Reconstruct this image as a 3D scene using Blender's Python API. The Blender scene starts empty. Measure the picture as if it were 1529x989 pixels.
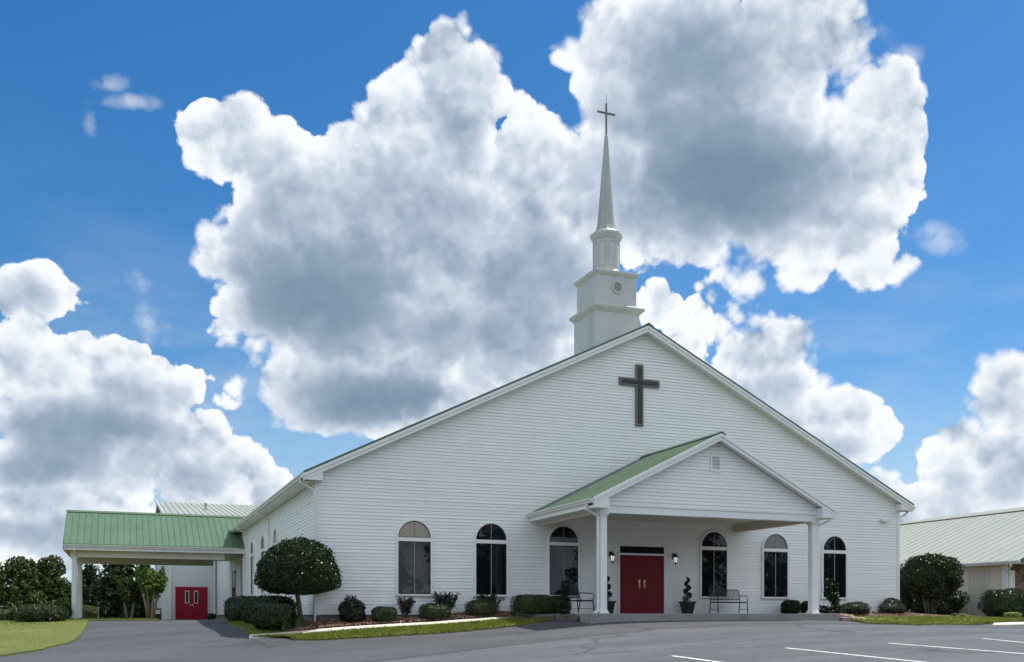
import bpy, math, random
import numpy as np
from mathutils import Vector

random.seed(7)
RNG = np.random.default_rng(11)
PI = math.pi
rad = math.radians
scene = bpy.context.scene
col = scene.collection

# ---------------------------------------------------------------- camera
# world axes: x runs along the church front, y runs into the depth, z up (0 = foot of the siding)
F, CX, HY = 1455.0, 764.5, 918.0
CAM = (-5.93, -32.07, 0.0)
SY, CY = 0.3714, 0.9285
cd = bpy.data.cameras.new('camera')
cam = bpy.data.objects.new('camera', cd)
col.objects.link(cam)
cam.location = CAM
cam.rotation_euler = (rad(90), 0, -math.atan2(SY, CY))
cd.sensor_width = 36
cd.lens = F / 1529 * 36
cd.shift_y = (HY - 494.5) / 1529
cd.clip_start = 0.1
cd.clip_end = 8000
scene.camera = cam

# ---------------------------------------------------------------- light and exposure
SUN = Vector((0.427, 0.099, 0.899)).normalized()
sl = bpy.data.lights.new('sun', 'SUN')
sl.energy = 3.3
sl.angle = rad(0.53)
sl.color = (1.0, 0.955, 0.88)
so = bpy.data.objects.new('sun', sl)
col.objects.link(so)
so.rotation_euler = SUN.to_track_quat('Z', 'Y').to_euler()
so.location = (20, 0, 60)

scene.view_settings.view_transform = 'Standard'
scene.view_settings.look = 'None'
scene.view_settings.gamma = 1
scene.view_settings.exposure = 0.62
scene.view_settings.use_curve_mapping = False
scene.render.engine = 'CYCLES'
scene.cycles.use_denoising = True
scene.cycles.max_bounces = 6
scene.cycles.diffuse_bounces = 3
scene.cycles.glossy_bounces = 3
scene.cycles.transmission_bounces = 3
scene.cycles.transparent_max_bounces = 6
scene.cycles.sample_clamp_indirect = 6
scene.cycles.use_adaptive_sampling = True
scene.cycles.adaptive_threshold = 0.015
scene.cycles.adaptive_min_samples = 24

# ---------------------------------------------------------------- node helper
class NT:
    def __init__(self, tree):
        self.t = tree
        self.n = tree.nodes
        self.l = tree.links
    def node(self, typ, **kw):
        n = self.n.new(typ)
        for k, v in kw.items():
            setattr(n, k, v)
        return n
    def put(self, sock, v):
        if isinstance(v, bpy.types.NodeSocket):
            self.l.new(v, sock)
        elif v is not None:
            sock.default_value = v
    def math(self, op, a, b=None, c=None, clamp=False):
        n = self.node('ShaderNodeMath', operation=op, use_clamp=clamp)
        for i, v in enumerate((a, b, c)):
            if v is not None:
                self.put(n.inputs[i], v)
        return n.outputs[0]
    def vec(self, op, a, b=None, scale=None):
        n = self.node('ShaderNodeVectorMath', operation=op)
        self.put(n.inputs[0], a)
        if b is not None:
            self.put(n.inputs[1], b)
        if scale is not None:
            self.put(n.inputs['Scale'], scale)
        return n.outputs['Value'] if op in ('DOT_PRODUCT', 'LENGTH', 'DISTANCE') else n.outputs['Vector']
    def noise(self, vec, scale, detail=4, rough=0.55, lac=2.0, dist=0.0, out='Fac'):
        n = self.node('ShaderNodeTexNoise')
        n.noise_dimensions = '3D'
        self.put(n.inputs['Vector'], vec)
        self.put(n.inputs['Scale'], scale)
        self.put(n.inputs['Detail'], detail)
        self.put(n.inputs['Roughness'], rough)
        self.put(n.inputs['Lacunarity'], lac)
        self.put(n.inputs['Distortion'], dist)
        return n.outputs[out]
    def smooth(self, v, a, b, lo=0.0, hi=1.0):
        n = self.node('ShaderNodeMapRange', interpolation_type='SMOOTHSTEP')
        self.put(n.inputs['Value'], v)
        self.put(n.inputs['From Min'], a); self.put(n.inputs['From Max'], b)
        self.put(n.inputs['To Min'], lo); self.put(n.inputs['To Max'], hi)
        return n.outputs['Result']
    def lin(self, v, a, b, lo=0.0, hi=1.0):
        n = self.node('ShaderNodeMapRange')
        self.put(n.inputs['Value'], v)
        self.put(n.inputs['From Min'], a); self.put(n.inputs['From Max'], b)
        self.put(n.inputs['To Min'], lo); self.put(n.inputs['To Max'], hi)
        return n.outputs['Result']
    def mix(self, f, a, b, blend='MIX'):
        n = self.node('ShaderNodeMix', data_type='RGBA', blend_type=blend)
        self.put(n.inputs['Factor'], f)
        self.put(n.inputs['A'], a) if False else None
        ia = [i for i in n.inputs if i.name == 'A' and i.type == 'RGBA'][0]
        ib = [i for i in n.inputs if i.name == 'B' and i.type == 'RGBA'][0]
        fa = [i for i in n.inputs if i.name == 'Factor' and i.type == 'VALUE'][0]
        self.put(fa, f); self.put(ia, a); self.put(ib, b)
        return [o for o in n.outputs if o.type == 'RGBA'][0]

def C4(c):
    return (c[0], c[1], c[2], 1.0)

# ---------------------------------------------------------------- sky with cumulus clouds
SKY_S = 0.10
world = bpy.data.worlds.new('World')
scene.world = world
world.cycles.sampling_method = 'MANUAL'
world.cycles.sample_map_resolution = 512
world.use_nodes = True
w = NT(world.node_tree)
w.n.clear()
wo = w.node('ShaderNodeOutputWorld')
bg = w.node('ShaderNodeBackground')
bg.inputs['Strength'].default_value = SKY_S
w.l.new(bg.outputs[0], wo.inputs['Surface'])
sky = w.node('ShaderNodeTexSky', sky_type='NISHITA')
sky.sun_disc = False
sky.sun_elevation = math.asin(SUN.z)
sky.sun_rotation = math.atan2(SUN.x, SUN.y)
sky.air_density = 1.0
sky.dust_density = 0.35
sky.ozone_density = 2.5
tc = w.node('ShaderNodeTexCoord')
D = w.vec('NORMALIZE', tc.outputs['Generated'])
dsep = w.node('ShaderNodeSeparateXYZ'); w.l.new(D, dsep.inputs[0])
fw = w.vec('DOT_PRODUCT', D, (SY, CY, 0))
rt = w.vec('DOT_PRODUCT', D, (CY, -SY, 0))
fwc = w.math('MAXIMUM', fw, 0.12)
U = w.math('DIVIDE', rt, fwc)
V = w.math('DIVIDE', dsep.outputs['Z'], fwc)
pc = w.node('ShaderNodeCombineXYZ')
w.l.new(U, pc.inputs[0]); w.l.new(V, pc.inputs[1])
P0 = pc.outputs[0]
# cloud lobes as directions of the sky: (x, y, rx, ry) on a plane 1455 units away, horizon at y = 918
LOBES = [
 (350,205,88,72),(395,190,72,60),(298,192,40,22),(450,260,120,85),(540,240,95,80),(600,215,75,75),(695,145,82,122),(655,230,120,120),
 (325,385,52,56),(470,370,165,140),(600,350,160,150),(720,360,170,190),(420,470,110,95),(560,520,190,115),(700,480,170,110),
 (800,300,95,150),(790,430,112,112),(905,285,110,112),(420,560,84,66),(520,590,120,60),(640,590,110,50),
 (960,120,110,140),(1080,110,150,140),(1180,90,120,120),(1100,250,190,130),(1000,300,130,110),(1230,230,130,150),(1300,160,90,95),
 (1335,250,76,90),(1290,330,75,70),(1310,390,60,42),(1180,370,120,62),(1110,420,40,33),(300,665,60,52),(190,700,150,60),(1050,362,90,46),(858,66,54,40),(905,60,60,70),(1220,20,70,80),(990,20,90,60),
 (830,540,90,44),(760,560,50,46),
 (60,540,135,64),(170,570,120,70),(120,640,160,86),(255,580,56,54),(60,690,130,64),(235,655,66,48),
 (340,690,68,56),(270,705,84,50),(400,725,48,40),(230,735,140,40),(60,452,100,46),
 (1066,492,58,74),(1110,560,108,96),(1185,512,50,48),(1150,570,80,70),(1270,635,90,66),(1190,640,100,70),(985,447,36,33),
 (1510,600,66,84),(1440,680,96,74),(1520,700,120,100),(1400,765,170,46),(90,785,320,66),(390,790,170,52),(1260,730,100,34),
]
# thin torn scraps
WISPS = [(158,122,40,22),(185,155,70,20),(135,195,26,70),(215,408,48,24),(222,480,48,48),(1390,358,85,34),(780,5,50,26),(1330,70,60,50),(745,90,36,60),(290,620,50,40),(560,600,60,40)]
# where the clouds are deep enough to turn grey underneath
DEEP = [
 (1090,265,185,105,1.0),(1000,200,150,120,.7),(1040,100,150,110,.7),(480,440,180,105,.95),(430,330,130,90,.5),(590,600,190,62,1.0),(570,300,110,70,.5),(650,340,110,110,.55),(690,220,60,80,.35),
 (790,420,110,90,.7),(800,500,100,60,.6),(700,500,150,80,.6),(910,250,80,110,.45),(1190,330,110,50,.6),(120,655,170,70,.8),(60,705,140,50,.75),(200,600,80,50,.4),(60,460,90,30,.35),
 (1120,585,80,55,.6),(1220,690,120,50,.6),(1460,730,120,40,.35),(1510,640,50,40,.15),(290,730,130,30,.55),(340,710,40,30,.3),(400,220,70,45,.3),(990,455,30,20,.4),(100,790,240,22,.5),
]
def cloud_field(pv, soft):
    acc = None
    for (x, y, rx, ry) in LOBES:
        s = w.vec('SUBTRACT', pv, ((x - CX) / F, (HY - y) / F, 0))
        m = w.vec('MULTIPLY', s, (F / rx, F / ry, 0))
        q2 = w.vec('DOT_PRODUCT', m, m)
        mr = min(rx, ry) * 0.0042 + (0.14 if min(rx, ry) > 32 else 0.09)
        h = w.math('MULTIPLY_ADD', q2, -mr, mr)
        acc = h if acc is None else w.math('SMOOTH_MAX', acc, h, soft)
    return w.math('MAXIMUM', acc, -1.0)
def deep_field(pv):
    acc = None
    for (x, y, rx, ry, k) in DEEP:
        s = w.vec('SUBTRACT', pv, ((x - CX) / F, (HY - y) / F, 0))
        m = w.vec('MULTIPLY', s, (F / rx, F / ry, 0))
        q = w.vec('LENGTH', m)
        h = w.smooth(q, 1.45, 0.15, 0.0, k)
        acc = h if acc is None else w.math('SMOOTH_MAX', acc, h, 0.15)
    return acc
def centred(sock): return w.vec('SUBTRACT', sock, (0.5, 0.5, 0.5))
P1 = w.vec('ADD', P0, w.vec('SCALE', centred(w.noise(D, 9.0, 4, 0.55, out='Color')), scale=0.06))
F0 = cloud_field(P1, 0.10)
# behind the viewer: an added scatter of unseen clouds that brightens the church front
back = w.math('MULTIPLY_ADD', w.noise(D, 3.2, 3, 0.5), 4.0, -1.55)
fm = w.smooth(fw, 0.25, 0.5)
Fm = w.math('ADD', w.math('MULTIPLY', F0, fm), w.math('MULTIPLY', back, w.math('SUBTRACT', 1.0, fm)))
Dw = w.vec('ADD', D, w.vec('SCALE', centred(w.noise(D, 34, 4, 0.55, out='Color')), scale=0.016))
def relief(v):                                   # cauliflower relief: rounded bumps of three sizes over softer noise
    acc = w.math('MULTIPLY', w.noise(v, 10.0, 9, 0.6), 1.0)
    for sc, am in ((15.0, 0.36), (37.0, 0.17), (90.0, 0.08)):
        vo = w.node('ShaderNodeTexVoronoi', feature='F1')
        w.put(vo.inputs['Vector'], v); w.put(vo.inputs['Scale'], sc); w.put(vo.inputs['Detail'], 0.0)
        d2 = w.math('MULTIPLY', vo.outputs['Distance'], vo.outputs['Distance'])
        acc = w.math('ADD', acc, w.math('MULTIPLY_ADD', d2, -am * 1.6, am))
    return acc
R0 = relief(Dw)
R1 = relief(w.vec('ADD', Dw, (SUN.x * 0.014, SUN.y * 0.014, SUN.z * 0.014)))
DEN = w.math('ADD', Fm, w.math('MULTIPLY', w.math('SUBTRACT', R0, 0.84), 0.85))
soft = w.smooth(w.noise(D, 6.0, 2, 0.5), 0.42, 0.66, 0.05, 0.26)
alpha = w.smooth(DEN, 0.0, soft)
wacc = None
for (x, y, rx, ry) in WISPS:
    m = w.vec('MULTIPLY', w.vec('SUBTRACT', P1, ((x - CX) / F, (HY - y) / F, 0)), (F / rx, F / ry, 0))
    h = w.math('SUBTRACT', 1.0, w.vec('DOT_PRODUCT', m, m))
    wacc = h if wacc is None else w.math('MAXIMUM', wacc, h)
wacc = w.math('ADD', w.math('MAXIMUM', wacc, -2.0), w.math('MULTIPLY', w.math('SUBTRACT', R0, 0.88), 3.2))
wisp = w.math('MULTIPLY', w.math('MULTIPLY', w.smooth(wacc, 0.35, 2.0), 0.6), fm)
alpha = w.math('MAXIMUM', alpha, wisp)
deep = w.math('ADD', w.math('MULTIPLY', deep_field(P1), fm), w.math('MULTIPLY', w.smooth(Fm, 0.3, 1.3), w.math('SUBTRACT', 0.6, w.math('MULTIPLY', fm, 0.6))))
rim = w.smooth(DEN, 0.02, 0.5)                   # thin edges let the sun through and stay white
relf = w.math('SUBTRACT', R1, R0)                # bumps that lean away from the sun are greyer
shade = w.math('MULTIPLY', deep, w.math('MULTIPLY_ADD', rim, 0.72, 0.10))
shade = w.math('ADD', shade, w.math('MULTIPLY', w.math('SUBTRACT', w.noise(D, 7.0, 4, 0.5), 0.5), w.math('MULTIPLY_ADD', rim, 0.32, 0.05)))
shade = w.math('ADD', shade, w.math('MULTIPLY', w.math('MULTIPLY', relf, w.math('MULTIPLY_ADD', rim, -0.45, 1.0)), w.math('MULTIPLY_ADD', deep, -1.9, 2.3)))
shade = w.math('ADD', shade, w.math('MULTIPLY_ADD', rim, 0.27, 0.04))
shade = w.math('MULTIPLY', shade, w.math('MULTIPLY_ADD', rim, -0.16, 1.0), clamp=True)
cr = w.node('ShaderNodeValToRGB')
w.l.new(shade, cr.inputs[0])
e = cr.color_ramp.elements
e[0].position = 0.0; e[0].color = (6.3, 6.45, 6.65, 1)
e[1].position = 1.0; e[1].color = (1.25, 1.8, 2.5, 1)
for p_, c_ in ((0.16, (5.5, 5.85, 6.3, 1)), (0.42, (3.55, 4.1, 4.8, 1)), (0.7, (2.05, 2.65, 3.4, 1))):
    k = cr.color_ramp.elements.new(p_); k.color = c_
hs = w.node('ShaderNodeHueSaturation')
w.l.new(sky.outputs[0], hs.inputs['Color'])
hs.inputs['Saturation'].default_value = 1.38
hs.inputs['Value'].default_value = 0.80
# pale summer air low over the horizon, with thin veils between the clouds
veil = w.math('MULTIPLY', w.smooth(w.noise(w.vec('MULTIPLY', D, (1, 1, 3)), 5.0, 5, 0.6), 0.42, 0.75), w.smooth(dsep.outputs['Z'], 0.45, 0.05))
skyc = w.mix(w.smooth(dsep.outputs['Z'], 0.26, -0.02, 0.0, 0.9), hs.outputs[0], (3.3, 4.4, 5.5, 1))
skyc = w.mix(w.math('MULTIPLY', veil, 0.5), skyc, (4.2, 4.9, 5.7, 1))
# unseen clouds behind the viewer are boosted to lift the shaded front
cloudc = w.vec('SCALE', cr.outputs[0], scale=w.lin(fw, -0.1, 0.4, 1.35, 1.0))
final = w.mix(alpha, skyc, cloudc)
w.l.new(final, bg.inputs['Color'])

# ---------------------------------------------------------------- pixels to places
def cam_to_world(X, Z, z=0.0):
    return Vector((CAM[0] + X * CY + Z * SY, CAM[1] - X * SY + Z * CY, z))

def at_z(px, py, Z):                       # a point at depth Z seen at pixel (px, py)
    return cam_to_world((px - CX) / F * Z, Z, (HY - py) / F * Z)

def at_y(px, y):                           # where the sight line of column px meets the plane y
    t = (px - CX) / F
    dx, dy = t * CY + SY, -t * SY + CY
    k = (y - CAM[1]) / dy
    return CAM[0] + dx * k, k              # x, depth

# ---------------------------------------------------------------- terrain
def cw(X, Z, z):
    p = cam_to_world(X, Z)
    return (p.x, p.y, z)
CTRL = [
 cw(0, 0, -1.6), cw(-12, 4, -1.62), cw(14, 4, -1.2), cw(0, -20, -2.1), cw(-25, -15, -1.9), cw(30, -10, -1.3),
 cw(3.2, 19.4, -.83), cw(5.7, 20.4, -.70), cw(8.2, 21.4, -.63), cw(10.8, 22.4, -.55), cw(-4, 20.5, -1.1),
 cw(-6.3, 28.4, -.77), cw(-.95, 30.3, -.50), cw(.88, 31, -.28), cw(3.0, 31.2, -.18), cw(7, 32.3, -.18), cw(11.35, 33.5, -.22),
 cw(13.1, 35, -.33), cw(17.4, 36.6, -.37), cw(22, 38, -.34), cw(21.5, 45, -.1), cw(26, 30, -.42), cw(40, 40, -.3),
 cw(-8.86, 29.5, -.72), cw(-13.2, 25, -1.13), cw(-15, 33, -.93), cw(-20, 45.5, -.36), cw(-21.6, 48, -.24), cw(-14, 43, -.25),
 cw(-15.3, 38.5, -.56), cw(-19.5, 52, -.27), cw(-22.5, 64, -.36), cw(-27, 90, -.45), cw(-34, 70, -.4), cw(-40, 40, -.6),
 (-1.5, -1.7, -.66), (0, -1.7, -.54), (3, -1.7, -.36), (6.7, -1.7, -.14), (0, -.1, -.32), (3.3, -.1, -.16), (6.3, -.1, .0), (8, -.5, -.1),
 (24.4, -.1, .02), (21, -1, -.05), (26, 2, -.05), (31, 3, -.1), (12, 5, -.1), (-1, 8, -.3), (-1, 18, -.26), (30, 30, -.2), (20, -3.5, -.2),
 (-60, -40, -1.6), (60, -40, -.9), (80, 40, -.5), (-70, 60, -.6),
]
_c = np.array(CTRL)
def _phi(r): return np.sqrt(r * r + 1.0)
_A = _phi(np.linalg.norm(_c[:, None, :2] - _c[None, :, :2], axis=2)) + np.eye(len(_c)) * 0.02
_w = np.linalg.solve(_A, _c[:, 2] + 0.5)
def GZ(x, y):
    x = np.asarray(x, float); y = np.asarray(y, float)
    sh = x.shape
    p = np.stack([x.ravel(), y.ravel()], 1)
    out = np.zeros(len(p))
    for i in range(0, len(p), 4000):
        q = p[i:i + 4000]
        out[i:i + 4000] = _phi(np.linalg.norm(q[:, None, :] - _c[None, :, :2], axis=2)) @ _w
    r = np.hypot(p[:, 0] - CAM[0], p[:, 1] - CAM[1])
    t = np.clip((r - 75) / 60, 0, 1); t = t * t * (3 - 2 * t)
    return (-0.5 + np.clip(out, -3, 3) * (1 - t)).reshape(sh)
def gz(x, y): return float(GZ(np.array([x]), np.array([y]))[0])

def gpix(px, py, z0=8.0, z1=110.0):        # ground point seen at a pixel
    Z = np.linspace(z0, z1, 2000)
    t = (px - CX) / F
    x = CAM[0] + t * Z * CY + Z * SY; y = CAM[1] - t * Z * SY + Z * CY
    zr = (HY - py) / F * Z
    d = zr - GZ(x, y)
    k = np.nonzero(d <= 0)[0]
    i = k[0] if len(k) else int(np.argmin(d))
    return float(x[i]), float(y[i])

# ---------------------------------------------------------------- mesh builder
class MB:
    def __init__(self): self.v = []; self.f = []; self.m = []
    def add(self, vs, fs, mi=0):
        b = len(self.v)
        self.v += [tuple(p) for p in vs]
        self.f += [tuple(i + b for i in q) for q in fs]
        self.m += [mi] * len(fs)
        return self
    def box(self, x0, x1, y0, y1, z0, z1, mi=0):
        vs = [(x0,y0,z0),(x1,y0,z0),(x1,y1,z0),(x0,y1,z0),(x0,y0,z1),(x1,y0,z1),(x1,y1,z1),(x0,y1,z1)]
        fs = [(0,3,2,1),(4,5,6,7),(0,1,5,4),(1,2,6,5),(2,3,7,6),(3,0,4,7)]
        return self.add(vs, fs, mi)
    def prism(self, poly, y0, y1, mi=0, ax='y'):       # polygon in (x,z) pushed along y (ax='y') or in (y,z) pushed along x
        n = len(poly)
        if ax == 'y': vs = [(p[0], y0, p[1]) for p in poly] + [(p[0], y1, p[1]) for p in poly]
        elif ax == 'x': vs = [(y0, p[0], p[1]) for p in poly] + [(y1, p[0], p[1]) for p in poly]
        else: vs = [(p[0], p[1], y0) for p in poly] + [(p[0], p[1], y1) for p in poly]
        fs = [tuple(range(n)), tuple(range(2 * n - 1, n - 1, -1))] + [(i, n + i, n + (i + 1) % n, (i + 1) % n) for i in range(n)]
        return self.add(vs, fs, mi)
    def bar(self, a, b, wd, hd, up=(0, 0, 1), mi=0):    # a rectangular bar from a to b
        a, b, up = Vector(a), Vector(b), Vector(up)
        d = (b - a).normalized(); s = d.cross(up)
        if s.length < 1e-4: s = d.cross(Vector((1, 0, 0)))
        s.normalize(); u = s.cross(d)
        vs = []
        for p in (a, b):
            for (i, j) in ((-1,-1),(1,-1),(1,1),(-1,1)):
                vs.append(p + s * (i * wd / 2) + u * (j * hd / 2))
        return self.add(vs, [(0,1,2,3),(7,6,5,4),(0,4,5,1),(1,5,6,2),(2,6,7,3),(3,7,4,0)], mi)
    def tube(self, pts, rs, n=8, mi=0, cap=True):
        pts = [Vector(p) for p in pts]
        if not hasattr(rs, '__len__'): rs = [rs] * len(pts)
        rings = []
        for i, p in enumerate(pts):
            d = (pts[min(i + 1, len(pts) - 1)] - pts[max(i - 1, 0)]).normalized()
            s = d.cross(Vector((0.12, 0.31, 1)))
            if s.length < 1e-3: s = d.cross(Vector((1, 0, 0)))
            s.normalize(); u = d.cross(s)
            rings.append([p + (s * math.cos(2 * PI * k / n) + u * math.sin(2 * PI * k / n)) * rs[i] for k in range(n)])
        vs = [q for r in rings for q in r]
        fs = [(i * n + k, i * n + (k + 1) % n, (i + 1) * n + (k + 1) % n, (i + 1) * n + k) for i in range(len(pts) - 1) for k in range(n)]
        if cap: fs += [tuple(range(n - 1, -1, -1)), tuple(range((len(pts) - 1) * n, len(pts) * n))]
        return self.add(vs, fs, mi)
    def lathe(self, prof, c=(0, 0, 0), n=24, rot=0.0, mi=0):   # profile of (r, z) turned about the vertical
        vs = [(c[0] + r * math.cos(rot + 2 * PI * k / n), c[1] + r * math.sin(rot + 2 * PI * k / n), c[2] + z) for (r, z) in prof for k in range(n)]
        m = len(prof)
        fs = [(i * n + k, i * n + (k + 1) % n, (i + 1) * n + (k + 1) % n, (i + 1) * n + k) for i in range(m - 1) for k in range(n)]
        fs += [tuple(range(n - 1, -1, -1)), tuple(range((m - 1) * n, m * n))]
        return self.add(vs, fs, mi)
    def build(self, name, mat, parent=None, smooth=False, loc=None):
        me = bpy.data.meshes.new(name)
        me.from_pydata([tuple(p) for p in self.v], [], self.f)
        mats = mat if isinstance(mat, (list, tuple)) else [mat]
        for m_ in mats: me.materials.append(m_)
        if len(mats) > 1: me.polygons.foreach_set('material_index', self.m)
        if smooth: me.polygons.foreach_set('use_smooth', [True] * len(me.polygons))
        me.update()
        o = bpy.data.objects.new(name, me)
        col.objects.link(o)
        if parent: o.parent = parent
        if loc is not None: o.location = loc
        return o

def bevel(o, wd=0.008, seg=2):
    b = o.modifiers.new('edge_round', 'BEVEL'); b.width = wd; b.segments = seg; b.limit_method = 'ANGLE'; b.angle_limit = rad(40)
    return o

def thing(name, label, cat, loc=(0, 0, 0), rotz=0.0, group=None):
    o = bpy.data.objects.new(name, None); col.objects.link(o)
    o.empty_display_size = 0.3
    o.location = loc; o.rotation_euler = (0, 0, rotz)
    o['label'] = label; o['category'] = cat
    if group: o['group'] = group
    return o
def tag(o, label, cat, group=None, kind=None):
    o['label'] = label; o['category'] = cat
    if group: o['group'] = group
    if kind: o['kind'] = kind
    return o
def structure(o):
    o['kind'] = 'structure'; return o
def dup(root, loc, rotz, label, group=None):
    r = root.copy(); col.objects.link(r); r.location = loc; r.rotation_euler = (0, 0, rotz); r['label'] = label
    if group: r['group'] = group
    for ch in list(root.children):
        c = ch.copy(); col.objects.link(c); c.parent = r
        for g in list(ch.children):
            d = g.copy(); col.objects.link(d); d.parent = c
    return r

# ---------------------------------------------------------------- materials
def mat(name, base, rough=0.6, spec=0.5, metal=0.0, var=0.0, vscale=2.0, bump=0.0, bscale=40.0, dirt=None, stretch=(1, 1, 1), coat=0.0, var2=0.0):
    m = bpy.data.materials.new(name); m.use_nodes = True
    t = NT(m.node_tree); p = t.n['Principled BSDF']
    p.inputs['Roughness'].default_value = rough
    p.inputs['Specular IOR Level'].default_value = spec
    p.inputs['Metallic'].default_value = metal
    p.inputs['Coat Weight'].default_value = coat
    geo = t.node('ShaderNodeNewGeometry')
    pos = t.vec('MULTIPLY', geo.outputs['Position'], stretch)
    c = C4(base)
    if var > 0:
        n = t.noise(pos, vscale, 6, 0.6)
        f = t.lin(n, 0.25, 0.75, 1 - var, 1 + var)
        if var2 > 0:
            f = t.math('MULTIPLY', f, t.lin(t.noise(pos, vscale * 14, 4, 0.65), 0.3, 0.7, 1 - var2, 1 + var2))
        c = t.vec('SCALE', tuple(base), scale=f)
        if dirt:
            dm = t.smooth(t.noise(pos, dirt[1], 7, 0.68), dirt[2], dirt[3], 0.0, dirt[4])
            c = t.mix(dm, c, C4(dirt[0]))
        t.l.new(c, p.inputs['Base Color'])
        r = t.lin(t.noise(pos, vscale * 3, 3, 0.6), 0.3, 0.7, max(0.02, rough - 0.08), min(1, rough + 0.08))
        t.l.new(r, p.inputs['Roughness'])
    else:
        p.inputs['Base Color'].default_value = c
    if bump > 0:
        b = t.node('ShaderNodeBump'); b.inputs['Strength'].default_value = 1.0; b.inputs['Distance'].default_value = bump
        t.l.new(t.noise(pos, bscale, 5, 0.65), b.inputs['Height'])
        t.l.new(b.outputs[0], p.inputs['Normal'])
    return m

def leafmat(name, base, tip, rough=0.45, trans=0.25, spec=0.4):
    m = bpy.data.materials.new(name); m.use_nodes = True
    t = NT(m.node_tree); p = t.n['Principled BSDF']; out = t.n['Material Output']
    geo = t.node('ShaderNodeNewGeometry')
    r = geo.outputs['Random Per Island']
    c = t.mix(t.smooth(r, 0.0, 1.0), C4(base), C4(tip))
    n = t.noise(geo.outputs['Position'], 2.4, 3, 0.6)
    c = t.vec('SCALE', c, scale=t.lin(n, 0.3, 0.7, 0.72, 1.3))
    t.l.new(c, p.inputs['Base Color'])
    p.inputs['Roughness'].default_value = rough
    p.inputs['Specular IOR Level'].default_value = spec
    tr = t.node('ShaderNodeBsdfTranslucent')
    t.l.new(t.vec('MULTIPLY', c, (1.25, 1.35, 0.6)), tr.inputs['Color'])
    mx = t.node('ShaderNodeMixShader'); mx.inputs[0].default_value = trans
    t.l.new(p.outputs[0], mx.inputs[1]); t.l.new(tr.outputs[0], mx.inputs[2])
    t.l.new(mx.outputs[0], out.inputs['Surface'])
    return m

M = {}
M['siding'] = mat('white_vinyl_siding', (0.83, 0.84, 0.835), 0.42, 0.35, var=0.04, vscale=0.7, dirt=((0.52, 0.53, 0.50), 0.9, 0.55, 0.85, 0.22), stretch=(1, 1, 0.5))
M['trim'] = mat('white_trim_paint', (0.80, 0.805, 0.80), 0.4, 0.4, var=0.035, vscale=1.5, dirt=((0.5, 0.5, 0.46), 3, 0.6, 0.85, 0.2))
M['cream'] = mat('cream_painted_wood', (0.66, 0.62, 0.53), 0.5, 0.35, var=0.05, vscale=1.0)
M['gutter'] = mat('gutter_enamel', (0.72, 0.73, 0.71), 0.35, 0.5, var=0.05, vscale=3)
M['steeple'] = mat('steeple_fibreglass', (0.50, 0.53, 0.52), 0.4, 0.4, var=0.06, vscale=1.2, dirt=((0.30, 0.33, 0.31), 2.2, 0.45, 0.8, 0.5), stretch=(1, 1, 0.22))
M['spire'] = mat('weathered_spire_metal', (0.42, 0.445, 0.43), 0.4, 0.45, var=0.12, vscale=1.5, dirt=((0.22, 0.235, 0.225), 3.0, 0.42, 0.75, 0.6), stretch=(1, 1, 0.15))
M['green'] = mat('green_metal_roof', (0.105, 0.172, 0.098), 0.38, 0.35, var=0.1, vscale=0.6, dirt=((0.15, 0.20, 0.13), 2.0, 0.5, 0.8, 0.3))
M['darkgreen'] = mat('dark_green_metal', (0.05, 0.12, 0.085), 0.4, 0.5, var=0.06, vscale=1)
M['galv'] = mat('pale_grey_green_metal_roof', (0.35, 0.36, 0.305), 0.42, 0.5, var=0.06, vscale=0.5, dirt=((0.30, 0.33, 0.28), 1.2, 0.45, 0.8, 0.35), stretch=(0.4, 1, 1))
M['red'] = mat('red_door_paint', (0.155, 0.0035, 0.012), 0.45, 0.25, var=0.05, vscale=1.5)
M['brightred'] = mat('crimson_steel_door_paint', (0.28, 0.005, 0.028), 0.5, 0.3, var=0.05, vscale=1.5)
M['blackmetal'] = mat('black_powder_coat', (0.012, 0.012, 0.014), 0.4, 0.5, var=0.1, vscale=8)
M['brown'] = mat('bronze_cross_frame', (0.16, 0.14, 0.12), 0.5, 0.4, var=0.1, vscale=3)
M['black'] = mat('black_cross_face', (0.012, 0.012, 0.013), 0.3, 0.5)
M['louvre'] = mat('dark_matte_transom_glass', (0.008, 0.008, 0.009), 0.6, 0.15)
M['brass'] = mat('polished_brass', (0.72, 0.56, 0.30), 0.22, 0.5, metal=1.0)
M['concrete'] = mat('grey_concrete', (0.27, 0.27, 0.265), 0.85, 0.25, var=0.12, vscale=1.3, bump=0.004, bscale=60, dirt=((0.14, 0.14, 0.135), 1.5, 0.5, 0.8, 0.5), var2=0.06)
M['walk'] = mat('pale_concrete_walk', (0.60, 0.565, 0.49), 0.85, 0.25, var=0.08, vscale=2, bump=0.004, bscale=70, var2=0.07)
M['block'] = mat('dark_foundation_block', (0.16, 0.165, 0.165), 0.85, 0.2, var=0.12, vscale=3, bump=0.006, bscale=30)
M['gymwall'] = mat('white_metal_wall', (0.64, 0.66, 0.68), 0.42, 0.4, var=0.03, vscale=0.6)
M['annexwall'] = mat('warm_white_painted_wall', (0.66, 0.61, 0.50), 0.6, 0.3, var=0.04, vscale=1.0)
M['annexdoor'] = mat('grey_green_door_paint', (0.50, 0.49, 0.43), 0.5, 0.4, var=0.03, vscale=2)
M['planter'] = mat('black_planter_resin', (0.018, 0.017, 0.017), 0.45, 0.5, var=0.15, vscale=6)
M['bark'] = mat('grey_brown_bark', (0.12, 0.095, 0.075), 0.9, 0.2, var=0.3, vscale=12, bump=0.01, bscale=40, stretch=(1, 1, 0.25))
M['palebark'] = mat('pale_smooth_bark', (0.30, 0.25, 0.20), 0.8, 0.2, var=0.2, vscale=8, bump=0.004, bscale=30, stretch=(1, 1, 0.3))
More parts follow.
